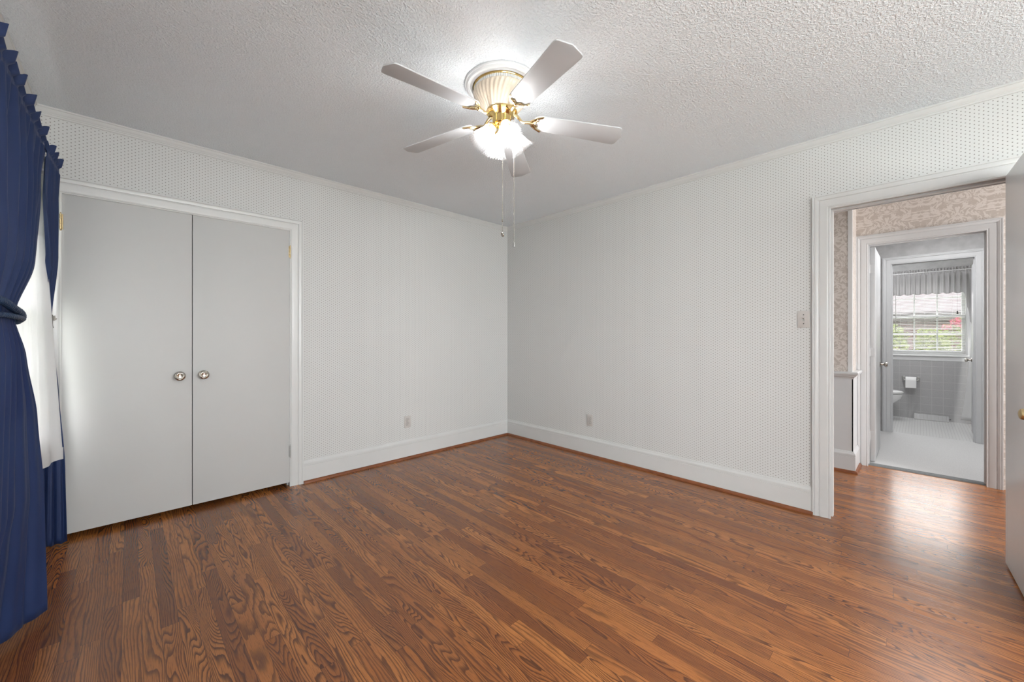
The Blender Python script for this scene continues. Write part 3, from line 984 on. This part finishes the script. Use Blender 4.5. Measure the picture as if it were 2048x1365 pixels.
BLADE_Z = 2.340 - H
PITCH = math.radians(-11)
def blade_frame(k):
    a = 5.645 - k * 2 * PI / 5
    e = Vector((math.cos(a), math.sin(a), 0))
    t = Vector((-math.sin(a), math.cos(a), 0))
    e = (e + Vector((0, 0, -0.071 - 0.022 * e.dot(Rv)))).normalized()
    tt = (t * math.cos(PITCH) + Vector((0, 0, 1)) * math.sin(PITCH)).normalized()
    n = e.cross(tt).normalized()
    m = Matrix((( e.x, tt.x, n.x, 0), (e.y, tt.y, n.y, 0), (e.z, tt.z, n.z, BLADE_Z), (0, 0, 0, 1)))
    return m, a
def blade_bm():
    # outline in (radius, width): narrow root, clipped corners at the tip
    out = [(0.172, 0.030), (0.186, 0.046), (0.205, 0.053), (0.610, 0.0655), (0.626, 0.0645), (0.634, 0.060), (0.638, 0.053)]
    poly = out + [(0.654, 0.0)] + [(r_, -w) for r_, w in reversed(out)]
    b = BM()
    prism(b, poly, -0.003, 0.003, 'z')
    bevel_all(b, 0.0012, 2)
    return b
def crescent_bm():
    """scrolled crescent bracket under the blade root"""
    b = BM()
    outer, inner = [], []
    for i in range(25):
        t = -1 + 2 * i / 24
        outer.append((0.150 + 0.062 * abs(t) ** 1.9, 0.054 * t))
    for i in range(25):
        t = 1 - 2 * i / 24
        inner.append((0.181 + 0.030 * abs(t) ** 2.2 - 0.006 * math.cos(3 * PI * t), 0.051 * t))
    prism(b, outer + inner, -0.0085, -0.0035, 'z')
    ring = [(x, y, -0.0085) for x, y in outer + inner[1:-1]]
    tube(b, ring, 0.0028, 6, True)
    # two tongues and a rib inside the crescent
    tube(b, [(0.156, 0, -0.009), (0.168, 0.004, -0.010), (0.180, 0.016, -0.0095), (0.186, 0.030, -0.009)], [0.004, 0.0045, 0.0035, 0.0015], 8)
    tube(b, [(0.156, 0, -0.009), (0.168, -0.004, -0.010), (0.180, -0.016, -0.0095), (0.186, -0.030, -0.009)], [0.004, 0.0045, 0.0035, 0.0015], 8)
    lathe(b, [(0.0004, 0.003), (0.003, 0.0022), (0.0042, 0.0)], 12, mat=Matrix.Translation((0.176, 0, -0.0085)) @ Matrix.Rotation(PI, 4, 'X'))
    return b
for k in range(5):
    m, a = blade_frame(k)
    b = blade_bm(); b.transform(m)
    fpart('blade', b, 'blade', ang=0.5)
    b = crescent_bm(); b.transform(m)
    # drooping arm from the flywheel to the bracket
    q0 = Vector((0.066 * math.cos(a), 0.066 * math.sin(a), -0.146))
    q1 = Vector((0.088 * math.cos(a), 0.088 * math.sin(a), -0.162))
    q2 = Vector((0.108 * math.cos(a), 0.110 * math.sin(a), -0.184))
    q3 = m @ Vector((0.135, 0, -0.008)); q4 = m @ Vector((0.158, 0, -0.007))
    pts = []
    for s in range(17):
        t = s / 16 * 4
        P = [q0, q1, q2, q3, q4]
        i = min(3, int(t)); f = t - i
        p0, p1, p2, p3 = P[max(0, i - 1)], P[i], P[i + 1], P[min(4, i + 2)]
        pts.append(0.5 * ((2 * p1) + (p2 - p0) * f + (2 * p0 - 5 * p1 + 4 * p2 - p3) * f * f + (3 * p1 - p0 - 3 * p2 + p3) * f ** 3))
    tube(b, pts, [0.011 - 0.004 * math.sin(PI * i / 16) for i in range(17)], 10)
    lathe(b, [(0.0004, 0.006), (0.012, 0.005), (0.014, 0.0), (0.010, -0.004)], 18, mat=Matrix.Translation(q0))
    fpart('blade_arm', b, 'pale_brass', ang=0.8)

# four tulip shades, each with its socket and lit bulb
SH_AZ = math.radians(21)
def shade_bm():
    b = BM()
    n, nv = 168, 26
    keys = [(0.0, 0.0225), (0.06, 0.026), (0.18, 0.0295), (0.36, 0.034), (0.55, 0.040), (0.72, 0.047), (0.86, 0.0545), (0.95, 0.061), (1.0, 0.066)]
    def R(t):
        for (t0, r0), (t1, r1) in zip(keys, keys[1:]):
            if t <= t1:
                return r0 + (r1 - r0) * (t - t0) / (t1 - t0)
        return keys[-1][1]
    L = 0.118
    def skin(inset):
        rings = []
        for j in range(nv + 1):
            t = j / nv
            ring = []
            for k in range(n):
                a = 2 * PI * k / n
                w = math.sin(28 * a + 3.0 * t)
                rr = (R(t) - inset) * (1 + 0.045 * min(1, t * 1.6) * w)
                ln = L * t + (0.0035 * w * t ** 6)
                ring.append((rr * math.cos(a), rr * math.sin(a), -ln))
            rings.append(ring)
        return rings
    o = skin(0.0); i = skin(0.0025)
    loft(b, o + list(reversed(i)), True, False)
    return b
for k in range(4):
    az = SH_AZ + k * PI / 2
    dirh = (-Fv * math.cos(az) + Rv * math.sin(az))           # k = 0 leans towards the viewer, then clockwise
    neck = dirh * 0.050 + Vector((0, 0, -0.222))
    mouth = dirh * 0.129 + Vector((0, 0, -0.330))
    ax = (mouth - neck).normalized()
    zax = -ax
    xax = zax.orthogonal().normalized(); yax = zax.cross(xax)
    m = Matrix(((xax.x, yax.x, zax.x, neck.x), (xax.y, yax.y, zax.y, neck.y), (xax.z, yax.z, zax.z, neck.z), (0, 0, 0, 1)))
    b = BM()
    tube(b, [dirh * 0.018 + Vector((0, 0, -0.214)), dirh * 0.034 + Vector((0, 0, -0.209)), neck - ax * 0.010, neck + ax * 0.004], [0.007, 0.008, 0.011, 0.012], 14)
    lathe(b, [(0.0004, 0.004), (0.016, 0.004), (0.0245, 0.0), (0.0255, -0.004), (0.0245, -0.010), (0.021, -0.010)], 28, mat=m)
    fpart('light_arm', b, 'brass', ang=0.7)
    b = shade_bm(); b.transform(m)
    sh = fpart('glass_shade', b, 'shade', ang=1.0); sh['label'] = 'ribbed white tulip glass shade'
    b = BM()
    lathe(b, [(0.0004, -0.020), (0.010, -0.021), (0.012, -0.030), (0.014, -0.040), (0.020, -0.054), (0.024, -0.066), (0.0245, -0.076), (0.021, -0.086), (0.013, -0.0925), (0.0004, -0.095)], 28, mat=m)
    fpart('light_bulb', b, 'bulb', sh, ang=1.2)

def pull_chain(lat, tow, ztop, zbob, kind):
    x = Rv * lat - Fv * tow
    c = BM()
    ico = BM(); bmesh.ops.create_icosphere(ico, subdivisions=1, radius=0.0019)
    me = bpy.data.meshes.new('bead'); ico.to_mesh(me); ico.free()
    z = ztop
    while z > zbob:
        t = BM(); t.from_mesh(me); append(c, t, Matrix.Translation((x.x, x.y, z)))
        z -= 0.0040
    tube(c, [(x.x, x.y, ztop), (x.x, x.y, zbob)], 0.0008, 5)
    if lat > 0.03:
        u = x.normalized()
        tube(c, [u * 0.046 + Vector((0, 0, ztop)), u * 0.06 + Vector((0, 0, ztop + 0.002)), x + Vector((0, 0, ztop))], 0.0028, 8)
    ch = fpart('pull_chain', c, 'chrome', ang=1.0)
    b = BM()
    if kind == 'ring':
        q = BM(); lathe(q, [(0.0004, zbob + 0.070), (0.0032, zbob + 0.067), (0.0032, zbob + 0.058), (0.001, zbob + 0.055)], 12, mat=Matrix.Translation(x))
        fpart('chain_connector', q, 'chrome', ch)
        f = Matrix.Translation(x + Vector((0, 0, zbob - 0.010))) @ Matrix.Rotation(0.7854 + 0.5, 4, 'Z') @ Matrix.Rotation(PI / 2 - 0.25, 4, 'X')
        lathe(b, [(0.0004, 0.002), (0.006, 0.002), (0.008, 0.0038), (0.0115, 0.003), (0.0125, 0.0), (0.0115, -0.003), (0.008, -0.0038), (0.006, -0.002), (0.0004, -0.002)], 30, mat=f)
    else:
        lathe(b, [(0.0004, zbob + 0.012), (0.0035, zbob + 0.010), (0.005, zbob + 0.003), (0.0052, zbob - 0.002)], 16, mat=Matrix.Translation(x))
        lathe(b, [(0.0052, zbob - 0.002), (0.0058, zbob - 0.006), (0.0062, zbob - 0.013), (0.0004, zbob - 0.014)], 16, mat=Matrix.Translation(x))
    o = fpart('pull_bob', b, 'chrome' if kind == 'ring' else 'steel', ch)
    o['label'] = 'round chrome fob' if kind == 'ring' else 'small bell shaped fob'
pull_chain(0.004, 0.024, -0.209, 1.730 - H, 'ring')
pull_chain(0.0635, 0.028, -0.190, 1.668 - H, 'bell')

# ------------------------------------------------------------------ hall beyond the doorway
HX0, HX1 = 0.12, 1.575
b = BM()
box(b, 1.245, HX1 + 0.12, -3.068, 0.2, 0, 2.62)
struct('wall_hall_pier', b, 'damask', 'damask papered wall end standing out beside the second doorway', 'wall', 0)
D2 = (-3.850, -3.147)
b = BM(); wall_with_openings(b, 'x', HX1, HX1 + 0.12, -6.7, -3.068, 0, 2.62, [(D2[0] - 0.02, D2[1] + 0.02, 0, 2.052)])
struct('wall_hall', b, 'damask', 'pinkish damask papered hall wall over the second doorway', 'wall', 0)
b = BM(); box(b, 0.06, HX1 + 0.12, -6.6, 0.2, 2.62, 2.72); box(b, 0.0, 0.12, -6.6, 0.2, H, 2.72)
struct('ceiling_hall', b, 'plaster', 'plain ceiling of the hall', 'ceiling', 0)
b = BM(); box(b, 0.06, HX1 + 0.12, -6.7, -6.6, 0, 2.72); box(b, 0.0, 1.245, 0.1, 0.2, 0, 2.72)
struct('wall_hall_ends', b, 'damask', 'papered ends of the hall out of view', 'wall', 0)
# wainscot, chair rail, base of the pier
b = BM()
box(b, 1.237, 1.245, -3.076, 0.1, 0.15, 0.835)
box(b, 1.237, 1.553, -3.076, -3.068, 0.15, 0.835)
struct('wall_hall_wainscot', b, 'hall_trim', 'pale grey wainscot panel under the chair rail in the hall', 'wainscot', 0)
RAIL = [(0.0, 0.812), (0.010, 0.812), (0.012, 0.822), (0.020, 0.834), (0.030, 0.840), (0.032, 0.848), (0.040, 0.852), (0.044, 0.860), (0.044, 0.872), (0.038, 0.878), (0.0, 0.878)]
def pier_wrap(prof, off):
    b = BM()
    x0, y0 = 1.245 - off, -3.068 - off
    secs = [[(x0 - o, 0.1, z) for o, z in prof], [(x0 - o, y0 - o, z) for o, z in prof], [(1.548, y0 - o, z) for o, z in prof]]
    loft(b, secs)
    return b
struct('trim_10', pier_wrap(RAIL, 0.0), 'hall_trim', 'moulded chair rail wrapping the hall wall end', 'chair rail', 0.3)
struct('baseboard_hall', pier_wrap(BASE, 0.008), 'hall_trim', 'baseboard round the foot of the hall wall end', 'baseboard', 0.35)
struct('trim_11', pier_wrap(SHOE, 0.008), 'shoe', 'brown shoe moulding round the foot of the hall wall end', 'shoe moulding', 0.5)
b = BM(); prism(b, [(1.2425, -3.0705), (1.2425, -3.040), (1.245, -3.040), (1.245, -3.068), (1.275, -3.068), (1.275, -3.0705)], 0.878, 2.62, 'z')
struct('trim_12', b, 'fan_white', 'white corner guard on the papered hall wall end', 'corner guard', 0)

b = BM(); casing(b, 'x', HX1, -1, D2[0], D2[1], 2.032, 0, 0.88)
jamb(b, 'x', HX1, HX1 + 0.12, D2[0], D2[1], 2.032, stop=(HX1 + 0.04, HX1 + 0.07))
struct('trim_13', b, 'hall_trim', 'fluted casing and jamb of the second doorway across the hall', 'door casing', 0.3)
b = BM()
secs = [[(x, y, z) for x, z in ((1.604, 0.0), (1.650, 0.0), (1.650, 0.016), (1.630, 0.015), (1.612, 0.009))] for y in (D2[0], D2[1])]
loft(b, secs)
struct('trim_14', b, 'carpet_edge', 'dark worn carpet edge strip on the second doorway threshold', 'threshold', 0.4)

# passage with the grey carpet
PX1 = 3.40
b = BM(); box(b, 1.632, 3.44, -4.7, -2.4, -0.05, 0.012)
struct('floor_passage', b, 'carpet', 'pale grey carpet in the passage beyond the second doorway', 'carpet', 0)
b = BM(); box(b, HX1 + 0.06, 3.5, -4.8, -2.3, 2.505, 2.6)
struct('ceiling_passage', b, 'plaster', 'plain ceiling of the passage', 'ceiling', 0)
b = BM(); box(b, HX1 + 0.12, 3.5, -4.8, -4.7, 0, 2.505); box(b, HX1 + 0.12, 3.5, -2.4, -2.3, 0, 2.505)
struct('wall_passage_sides', b, 'marble_paper', 'side walls of the carpeted passage', 'wall', 0)
D3 = (-3.905, -3.240)
b = BM(); wall_with_openings(b, 'x', PX1, PX1 + 0.1, -4.7, -2.4, 0, 2.505, [(D3[0] - 0.02, D3[1] + 0.02, 0, 2.086)])
struct('wall_passage', b, 'marble_paper', 'marbled grey wallpaper over the bathroom doorway', 'wall', 0)
b = BM(); casing(b, 'x', PX1, -1, D3[0], D3[1], 2.066, 0.012, 0.88)
jamb(b, 'x', PX1, PX1 + 0.1, D3[0], D3[1], 2.066, stop=(PX1 + 0.03, PX1 + 0.055))
struct('trim_15', b, 'hall_trim', 'white casing round the bathroom doorway', 'door casing', 0.3)

def inner_leaf(name, loc, rotz, width, top, label, z0, knob_side):
    """leaf hinged at local x = 0, running +X; visible face at y = 0, body on the +/- side"""
    r = thing(name, label, 'door', loc, rotz)
    r['kind'] = 'structure'
    s = knob_side
    b = BM(); bbox(b, 0.004, width, min(0, -s * 0.034), max(0, -s * 0.034), z0, top, 0.0015, 2)
    obj('door_panel', b, 'hall_trim', r, world=False)
    b = BM()
    for face, d in ((0.0, s), (-s * 0.034, -s)):
        lathe(b, [(0.0005, 0.0), (0.027, 0.0), (0.028, 0.003), (0.024, 0.006), (0.011, 0.009), (0.010, 0.026), (0.014, 0.032), (0.024, 0.038), (0.027, 0.046), (0.025, 0.055), (0.016, 0.060), (0.0005, 0.061)], 30,
              mat=Matrix.Translation((width - 0.06, face, 0.895)) @ Matrix.Rotation(-d * PI / 2, 4, 'X'))
    obj('knob', b, 'chrome', r, world=False)
    for zz in (0.22, 1.0, 1.78):
        b = BM()
        lathe(b, [(0.001, zz), (0.005, zz + 0.001), (0.005, zz + 0.08), (0.001, zz + 0.081)], 12, mat=Matrix.Translation((0.0, -s * 0.038, 0)))
        bbox(b, 0.0, 0.003, -s * 0.034 if s > 0 else 0.004, -0.004 if s > 0 else 0.034, zz, zz + 0.08, 0.0006, 1)
        obj('hinge', b, 'hall_trim', r, world=False)
    return r
inner_leaf('door_4', (1.690, -3.191, 0), 0.0, 0.70, 2.022, 'white door swung open into the carpeted passage at left', 0.022, -1)
inner_leaf('door_5', (3.505, -3.925, 0), 0.0, 0.66, 2.056, 'white bathroom door swung open against the right side', 0.012, 1)

# ------------------------------------------------------------------ bathroom
BX0, BX1 = PX1 + 0.1, 4.80
b = BM(); box(b, 3.44, BX1 + 0.1, -5.3, -2.3, -0.05, 0.008)
struct('floor_bathroom', b, 'floor_tile', 'small white mosaic tile floor of the bathroom', 'floor', 0)
b = BM(); box(b, PX1, BX1 + 0.15, -5.4, -2.2, 2.505, 2.6)
struct('ceiling_bathroom', b, 'plaster', 'plain ceiling of the bathroom', 'ceiling', 0)
WB = (-3.935, -3.140, 0.925, 2.03)
b = BM(); wall_with_openings(b, 'x', BX1, BX1 + 0.14, -5.3, -2.3, 0, 2.505, [WB])
struct('wall_bathroom', b, 'marble_paper', 'bathroom far wall papered in mottled grey above the tile', 'wall', 0)
b = BM(); wall_with_openings(b, 'x', BX1 - 0.010, BX1, -5.3, -2.3, 0.008, 1.22, [(WB[0] - 0.075, WB[1] + 0.075, WB[2] - 0.085, 1.22)])
struct('wall_bathroom_tile', b, 'wall_tile', 'square grey wall tile below the bathroom window', 'tile wainscot', 0)
b = BM(); box(b, BX0, BX1, -5.4, -5.3, 0, 2.505); box(b, BX0, BX1, -2.3, -2.2, 0, 2.505)
struct('wall_bathroom_sides', b, 'marble_paper', 'side walls of the bathroom', 'wall', 0)
window('window_2', 'x', BX1 + 0.02, BX1 + 0.13, WB[0], WB[1], WB[2], WB[3], 'bathroom window of small panes looking onto the hedge', 3, 2, 1.465, -1, BX1)

# mini blind in the window
r = thing('window_blind', 'white horizontal mini blind lowered in the bathroom window', 'blind', (BX1 + 0.008, -3.537, WB[2] + 0.03))
b = BM(); bbox(b, BX1 - 0.008, BX1 + 0.018, WB[0] + 0.026, WB[1] - 0.026, 1.975, 2.005, 0.002, 1)
obj('head_rail', b, 'slat', r)
b = BM()
z = 0.985
ca, sa = math.cos(math.radians(14)), math.sin(math.radians(14))
while z < 1.965:
    w = 0.0115
    secs = []
    for y in (WB[0] + 0.028, WB[1] - 0.028):
        cx = BX1 + 0.006
        secs.append([(cx - w * ca, y, z - w * sa), (cx, y, z + 0.0012), (cx + w * ca, y, z + w * sa), (cx + w * ca, y, z + w * sa - 0.0005), (cx, y, z + 0.0006), (cx - w * ca, y, z - w * sa - 0.0005)])
    loft(b, secs)
    z += 0.0205
obj('slats', b, 'slat', r, 0.4)
b = BM(); bbox(b, BX1 - 0.004, BX1 + 0.016, WB[0] + 0.028, WB[1] - 0.028, 0.955, 0.967, 0.002, 1)
obj('bottom_rail', b, 'slat', r)
for y in (-3.285, -3.53, -3.79):
    b = BM(); tube(b, [(BX1 - 0.007, y, 1.98), (BX1 - 0.007, y, 0.96)], 0.0009, 5)
    obj('ladder_cord', b, 'slat', r)
b = BM(); tube(b, [(BX1 - 0.014, -3.236, 1.98), (BX1 - 0.015, -3.236, 1.25)], 0.0035, 8)
p = obj('tilt_wand', b, 'steel', r)
b = BM(); tube(b, [(BX1 - 0.012, -3.836, 1.98), (BX1 - 0.013, -3.836, 1.53)], 0.0010, 5)
lathe(b, [(0.001, 1.535), (0.005, 1.525), (0.008, 1.495), (0.0004, 1.49)], 10, mat=Matrix.Translation((BX1 - 0.013, -3.836, 0)))
p = obj('lift_cord', b, 'dark', r)

# gathered valance with a cascading tail on its right
VX = BX1 - 0.055
def val_fn(u, v):
    y = -3.11 - u * 0.90
    rodz = 2.085
    drop = 1.775 + 0.008 * math.sin(u * 60)
    if u > 0.865:
        k = (u - 0.865) / 0.135
        st = math.floor(k * 4) / 4 + (k * 4 % 1) ** 2 / 4
        drop = 1.775 - 0.80 * st
    z = 2.125 + (drop - 2.125) * v
    a = u * 2 * PI * 30
    amp = 0.004 + 0.016 * min(1, max(0, (rodz - z) / 0.2))
    if z > rodz + 0.012:
        amp = 0.012
    f = math.sin(a * (0.55 if z < rodz - 0.03 else 1.0) + 0.8 * math.sin(u * 17))
    return (VX + amp * f, y, z + (0.006 * math.sin(a * 0.8) if v == 0 else 0))
b = BM(); grid(b, val_fn, 320, 40)
o = obj('valance_curtain', b, 'valance', None, 1.2, origin=(VX, -3.55, 1.775))
add_solid(o, 0.002)
tag(o, 'gathered grey valance over the bathroom window', 'valance')
b = BM(); tube(b, [(BX1, -3.09, 2.085), (VX, -3.095, 2.085), (VX, -4.02, 2.085), (BX1, -4.025, 2.085)], 0.006, 8)
tag(obj('valance_rod', b, 'fan_white', None, 0.8, origin=(VX, -3.55, 2.08)), 'thin rod carrying the bathroom valance', 'curtain rod')

# shower curtain at the right of the window wall
def sho_fn(u, v):
    x = 4.06 + u * 0.635
    z = 2.0 + (0.12 - 2.0) * v - 0.05 * u * v
    a = u * 2 * PI * 7
    y = -3.985 + 0.014 * math.sin(a) + 0.125 * v * v * math.exp(-((u - 0.93) / 0.12) ** 2) + 0.008 * math.sin(a * 0.37 + 2 * v)
    return (x, y, z)
b = BM(); grid(b, sho_fn, 160, 40)
o = obj('shower_curtain', b, 'towel', None, 1.2, origin=(4.4, -3.98, 0.1))
add_solid(o, 0.002)
tag(o, 'white shower curtain bunched beside the bathroom door', 'shower curtain')
b = BM(); tube(b, [(BX0, -3.99, 2.01), (BX1, -3.99, 2.01)], 0.012, 12)
tag(obj('shower_rod', b, 'chrome', None, 0.8, origin=(4.1, -3.99, 2.0)), 'chrome rod carrying the white shower curtain', 'curtain rod')

# toilet: tank towards +Y, bowl pointing -Y
r = thing('toilet', 'white toilet with closed lid partly hidden by the bathroom doorway', 'toilet', (4.42, -2.95, 0.008))
def egg(cx, cy, w, l0, l1, z, n=40):
    """oval of half-width w reaching l0 towards -Y and l1 towards +Y"""
    out = []
    for i in range(n):
        a = 2 * PI * i / n
        yy = math.sin(a)
        out.append((cx + w * math.cos(a) * (1 - 0.08 * max(0, -yy)), cy + (l0 * yy if yy < 0 else l1 * yy), z))
    return out
b = BM()
cx, cy = 4.42, -3.08
loft(b, [egg(cx, cy + 0.06, 0.115, 0.15, 0.20, 0.008), egg(cx, cy + 0.06, 0.112, 0.14, 0.20, 0.06), egg(cx, cy + 0.06, 0.105, 0.115, 0.20, 0.14), egg(cx, cy + 0.04, 0.12, 0.13, 0.20, 0.20),
         egg(cx, cy + 0.02, 0.150, 0.185, 0.22, 0.26), egg(cx, cy, 0.172, 0.222, 0.24, 0.32), egg(cx, cy, 0.180, 0.236, 0.25, 0.355), egg(cx, cy, 0.182, 0.240, 0.25, 0.372), egg(cx, cy, 0.176, 0.234, 0.245, 0.378)])
obj('bowl', b, 'porcelain', r, 1.0)
b = BM()
loft(b, [egg(cx, cy, 0.176, 0.232, 0.20, 0.381), egg(cx, cy, 0.186, 0.243, 0.205, 0.384), egg(cx, cy, 0.188, 0.245, 0.205, 0.390), egg(cx, cy, 0.184, 0.240, 0.203, 0.396)])
obj('seat', b, 'porcelain', r, 1.0)
b = BM()
loft(b, [egg(cx, cy, 0.184, 0.240, 0.205, 0.399), egg(cx, cy, 0.189, 0.246, 0.208, 0.403), egg(cx, cy, 0.188, 0.245, 0.207, 0.411), egg(cx, cy, 0.172, 0.225, 0.19, 0.422), egg(cx, cy, 0.12, 0.15, 0.13, 0.430)])
obj('lid', b, 'porcelain', r, 1.0)
b = BM(); bbox(b, cx - 0.22, cx + 0.22, -2.83, -2.64, 0.372, 0.72, 0.02, 3)
obj('tank', b, 'porcelain', r)
b = BM(); bbox(b, cx - 0.23, cx + 0.23, -2.84, -2.63, 0.72, 0.755, 0.01, 3)
obj('tank_lid', b, 'porcelain', r)

# paper holder and roll on the tiled wall
TX = BX1 - 0.010
r = thing('toilet_paper_holder', 'chrome toilet paper holder on the tiled bathroom wall', 'paper holder', (TX, -3.392, 0.545))
for y in (-3.318, -3.466):
    b = BM()
    bbox(b, TX - 0.012, TX, y - 0.018, y + 0.018, 0.545, 0.605, 0.005, 2)
    bbox(b, TX - 0.085, TX - 0.008, y - 0.008, y + 0.008, 0.545, 0.572, 0.005, 2)
    obj('bracket', b, 'steel', r)
b = BM(); tube(b, [(TX - 0.072, -3.310, 0.556), (TX - 0.072, -3.474, 0.556)], 0.007, 12)
obj('roller', b, 'steel', r)
b = BM()
rot = Matrix.Translation((TX - 0.072, -3.392, 0.556)) @ Matrix.Rotation(PI / 2, 4, 'X')
lathe(b, [(0.020, -0.054), (0.046, -0.054), (0.048, -0.051), (0.048, 0.051), (0.046, 0.054), (0.020, 0.054), (0.020, -0.054)], 40, mat=rot)
loft(b, [[(TX - 0.1205, -3.446, 0.556), (TX - 0.1205, -3.338, 0.556), (TX - 0.1190, -3.338, 0.556), (TX - 0.1190, -3.446, 0.556)],
         [(TX - 0.1165, -3.446, 0.450), (TX - 0.1165, -3.338, 0.450), (TX - 0.1155, -3.338, 0.450), (TX - 0.1155, -3.446, 0.450)]])
tag(obj('toilet_roll', b, 'paper', None, 0.6, origin=(TX - 0.072, -3.392, 0.508)), 'white toilet roll with a loose sheet hanging on the bathroom holder', 'toilet roll')

# baseboard register
r = thing('floor_register', 'grey metal baseboard heating register at the foot of the tiled wall', 'register', (TX - 0.03, -3.59, 0.008))
b = BM()
prism(b, [(TX, 0.008), (TX - 0.070, 0.008), (TX - 0.070, 0.016), (TX - 0.012, 0.085), (TX, 0.085)], -3.758, -3.425, 'y')
obj('register_body', b, 'register', r, 0.3)
b = BM()
tube(b, [(TX - 0.072, -3.760, 0.012), (TX - 0.072, -3.423, 0.012), (TX - 0.012, -3.423, 0.087), (TX - 0.012, -3.760, 0.087)], 0.0028, 6, True)
for k in range(9):
    y = -3.735 + k * 0.036
    tube(b, [(TX - 0.062, y, 0.026), (TX - 0.022, y, 0.074)], 0.0022, 6)
obj('register_grille', b, 'steel', r)
b = BM(); lathe(b, [(0.0004, 0.012), (0.006, 0.010), (0.007, 0.0)], 12, mat=Matrix.Translation((TX - 0.05, -3.770, 0.040)))
tube(b, [(TX - 0.05, -3.772, 0.042), (TX - 0.05, -3.756, 0.042)], 0.003, 6)
obj('register_lever', b, 'dark', r)

# ------------------------------------------------------------------ outside the bathroom window
b = BM(); box(b, 5.0, 40, -26, 18, -0.6, -0.45); box(b, -30, -4.4, -26, 18, -0.6, -0.45); box(b, -4.4, 5.0, -26, -6.9, -0.6, -0.45)
struct('ground', b, 'lawn', 'grass lawn outside the windows', 'ground', 0)

def leaf_blob(bm, cx, cy, cz, rx, ry, rz, n, size, rnd, flatten=0.0):
    for _ in range(n):
        while True:
            p = Vector((rnd.uniform(-1, 1), rnd.uniform(-1, 1), rnd.uniform(-1, 1)))
            if 0.35 < p.length < 1.7:
                break
        k4 = (abs(p.x) ** 4 + abs(p.y) ** 4 + abs(p.z) ** 4) ** 0.25
        p = p / k4 * rnd.uniform(0.70, 1.0)
        c = Vector((cx + p.x * rx, cy + p.y * ry, cz + p.z * rz))
        d = Vector((rnd.uniform(-1, 1), rnd.uniform(-1, 1), rnd.uniform(-0.2, 1))).normalized()
        s = d.orthogonal().normalized()
        q = d.cross(s)
        a = rnd.uniform(0, 2 * PI)
        s2 = s * math.cos(a) + q * math.sin(a)
        q2 = d.cross(s2)
        L, Wd = size * rnd.uniform(0.7, 1.3), size * 0.45
        vs = [bm.verts.new(c - s2 * L), bm.verts.new(c - q2 * Wd + d * 0.004), bm.verts.new(c + s2 * L), bm.verts.new(c + q2 * Wd + d * 0.004)]
        bm.faces.new(vs)
rnd = random.Random(5)
hedge = [(-2.55, 1.36, 0.50), (-3.09, 1.38, 0.46), (-3.63, 1.26, 0.46), (-4.20, 1.20, 0.46), (-4.75, 1.22, 0.50), (-5.30, 1.3, 0.5)]
names = ['leftmost yellow green hedge bush outside the bathroom window', 'tall yellow green hedge bush seen through the left panes', 'low hedge bush seen through the middle panes', 'low hedge bush in front of the pink azalea', 'hedge bush right of the window view', 'far right hedge bush outside']
for (y, top, rad), lab in zip(hedge, names):
    r = thing('hedge_bush', lab, 'bush', (7.3, y, -0.45), 0, 'hedge outside the bathroom window')
    b = BM()
    leaf_blob(b, 7.3, y, 0.42, 0.50, 0.262, top - 0.42, 1500, 0.040, rnd)
    leaf_blob(b, 7.28, y + rnd.uniform(-0.06, 0.06), top - 0.16, 0.30, 0.17, 0.22, 260, 0.040, rnd)
    obj('foliage', b, 'leaf', r, 0)
    b = BM()
    for k in range(5):
        a = k * 1.3
        tube(b, [(7.3 + 0.05 * math.cos(a), y + 0.05 * math.sin(a), -0.45), (7.3 + 0.12 * math.cos(a), y + 0.12 * math.sin(a), 0.1), (7.3 + 0.2 * math.cos(a), y + 0.2 * math.sin(a), top - 0.35)], [0.016, 0.012, 0.005], 6)
    obj('stem', b, 'bark', r, 0.8)
r = thing('azalea_bush', 'azalea bush with pink flowers behind the hedge at right', 'bush', (9.0, -4.15, -0.45))
b = BM(); leaf_blob(b, 9.0, -4.15, 0.55, 0.45, 0.42, 1.0, 1300, 0.045, rnd)
obj('foliage', b, 'leaf', r, 0)
b = BM()
for cx_, cy_, cz_ in ((8.62, -3.98, 1.47), (8.68, -4.06, 1.52), (8.60, -4.05, 1.42), (8.64, -3.86, 1.36), (8.66, -4.2, 1.40), (8.7, -4.3, 1.5), (8.62, -4.13, 1.33)):
    leaf_blob(b, cx_, cy_, cz_, 0.06, 0.075, 0.05, 60, 0.026, rnd)
obj('flower', b, 'pink', r, 0)
b = BM()
for k in range(4):
    a = k * 1.57
    tube(b, [(9.0, -4.15, -0.45), (9.0 + 0.2 * math.cos(a), -4.15 + 0.2 * math.sin(a), 0.9)], [0.018, 0.006], 6)
obj('stem', b, 'bark', r, 0.8)

r = thing('neighbour_house', 'brick house with pale roof seen beyond the hedge', 'house', (14, -4, -0.45))
b = BM(); box(b, 11.4, 18, -12, 6, -0.45, 1.62)
obj('wall', b, 'brick', r, 0)
b = BM(); box(b, 10.95, 11.02, -12.3, 6.3, 1.56, 1.76); box(b, 11.02, 11.45, -12.3, 6.3, 1.58, 1.62)
obj('fascia', b, 'fascia', r, 0)
b = BM(); prism(b, [(10.9, 1.74), (14.7, 2.62), (18.5, 1.74), (18.5, 1.80), (14.7, 2.70), (10.9, 1.80)], -12.3, 6.3, 'y')
obj('roof', b, 'shingle', r, 0)
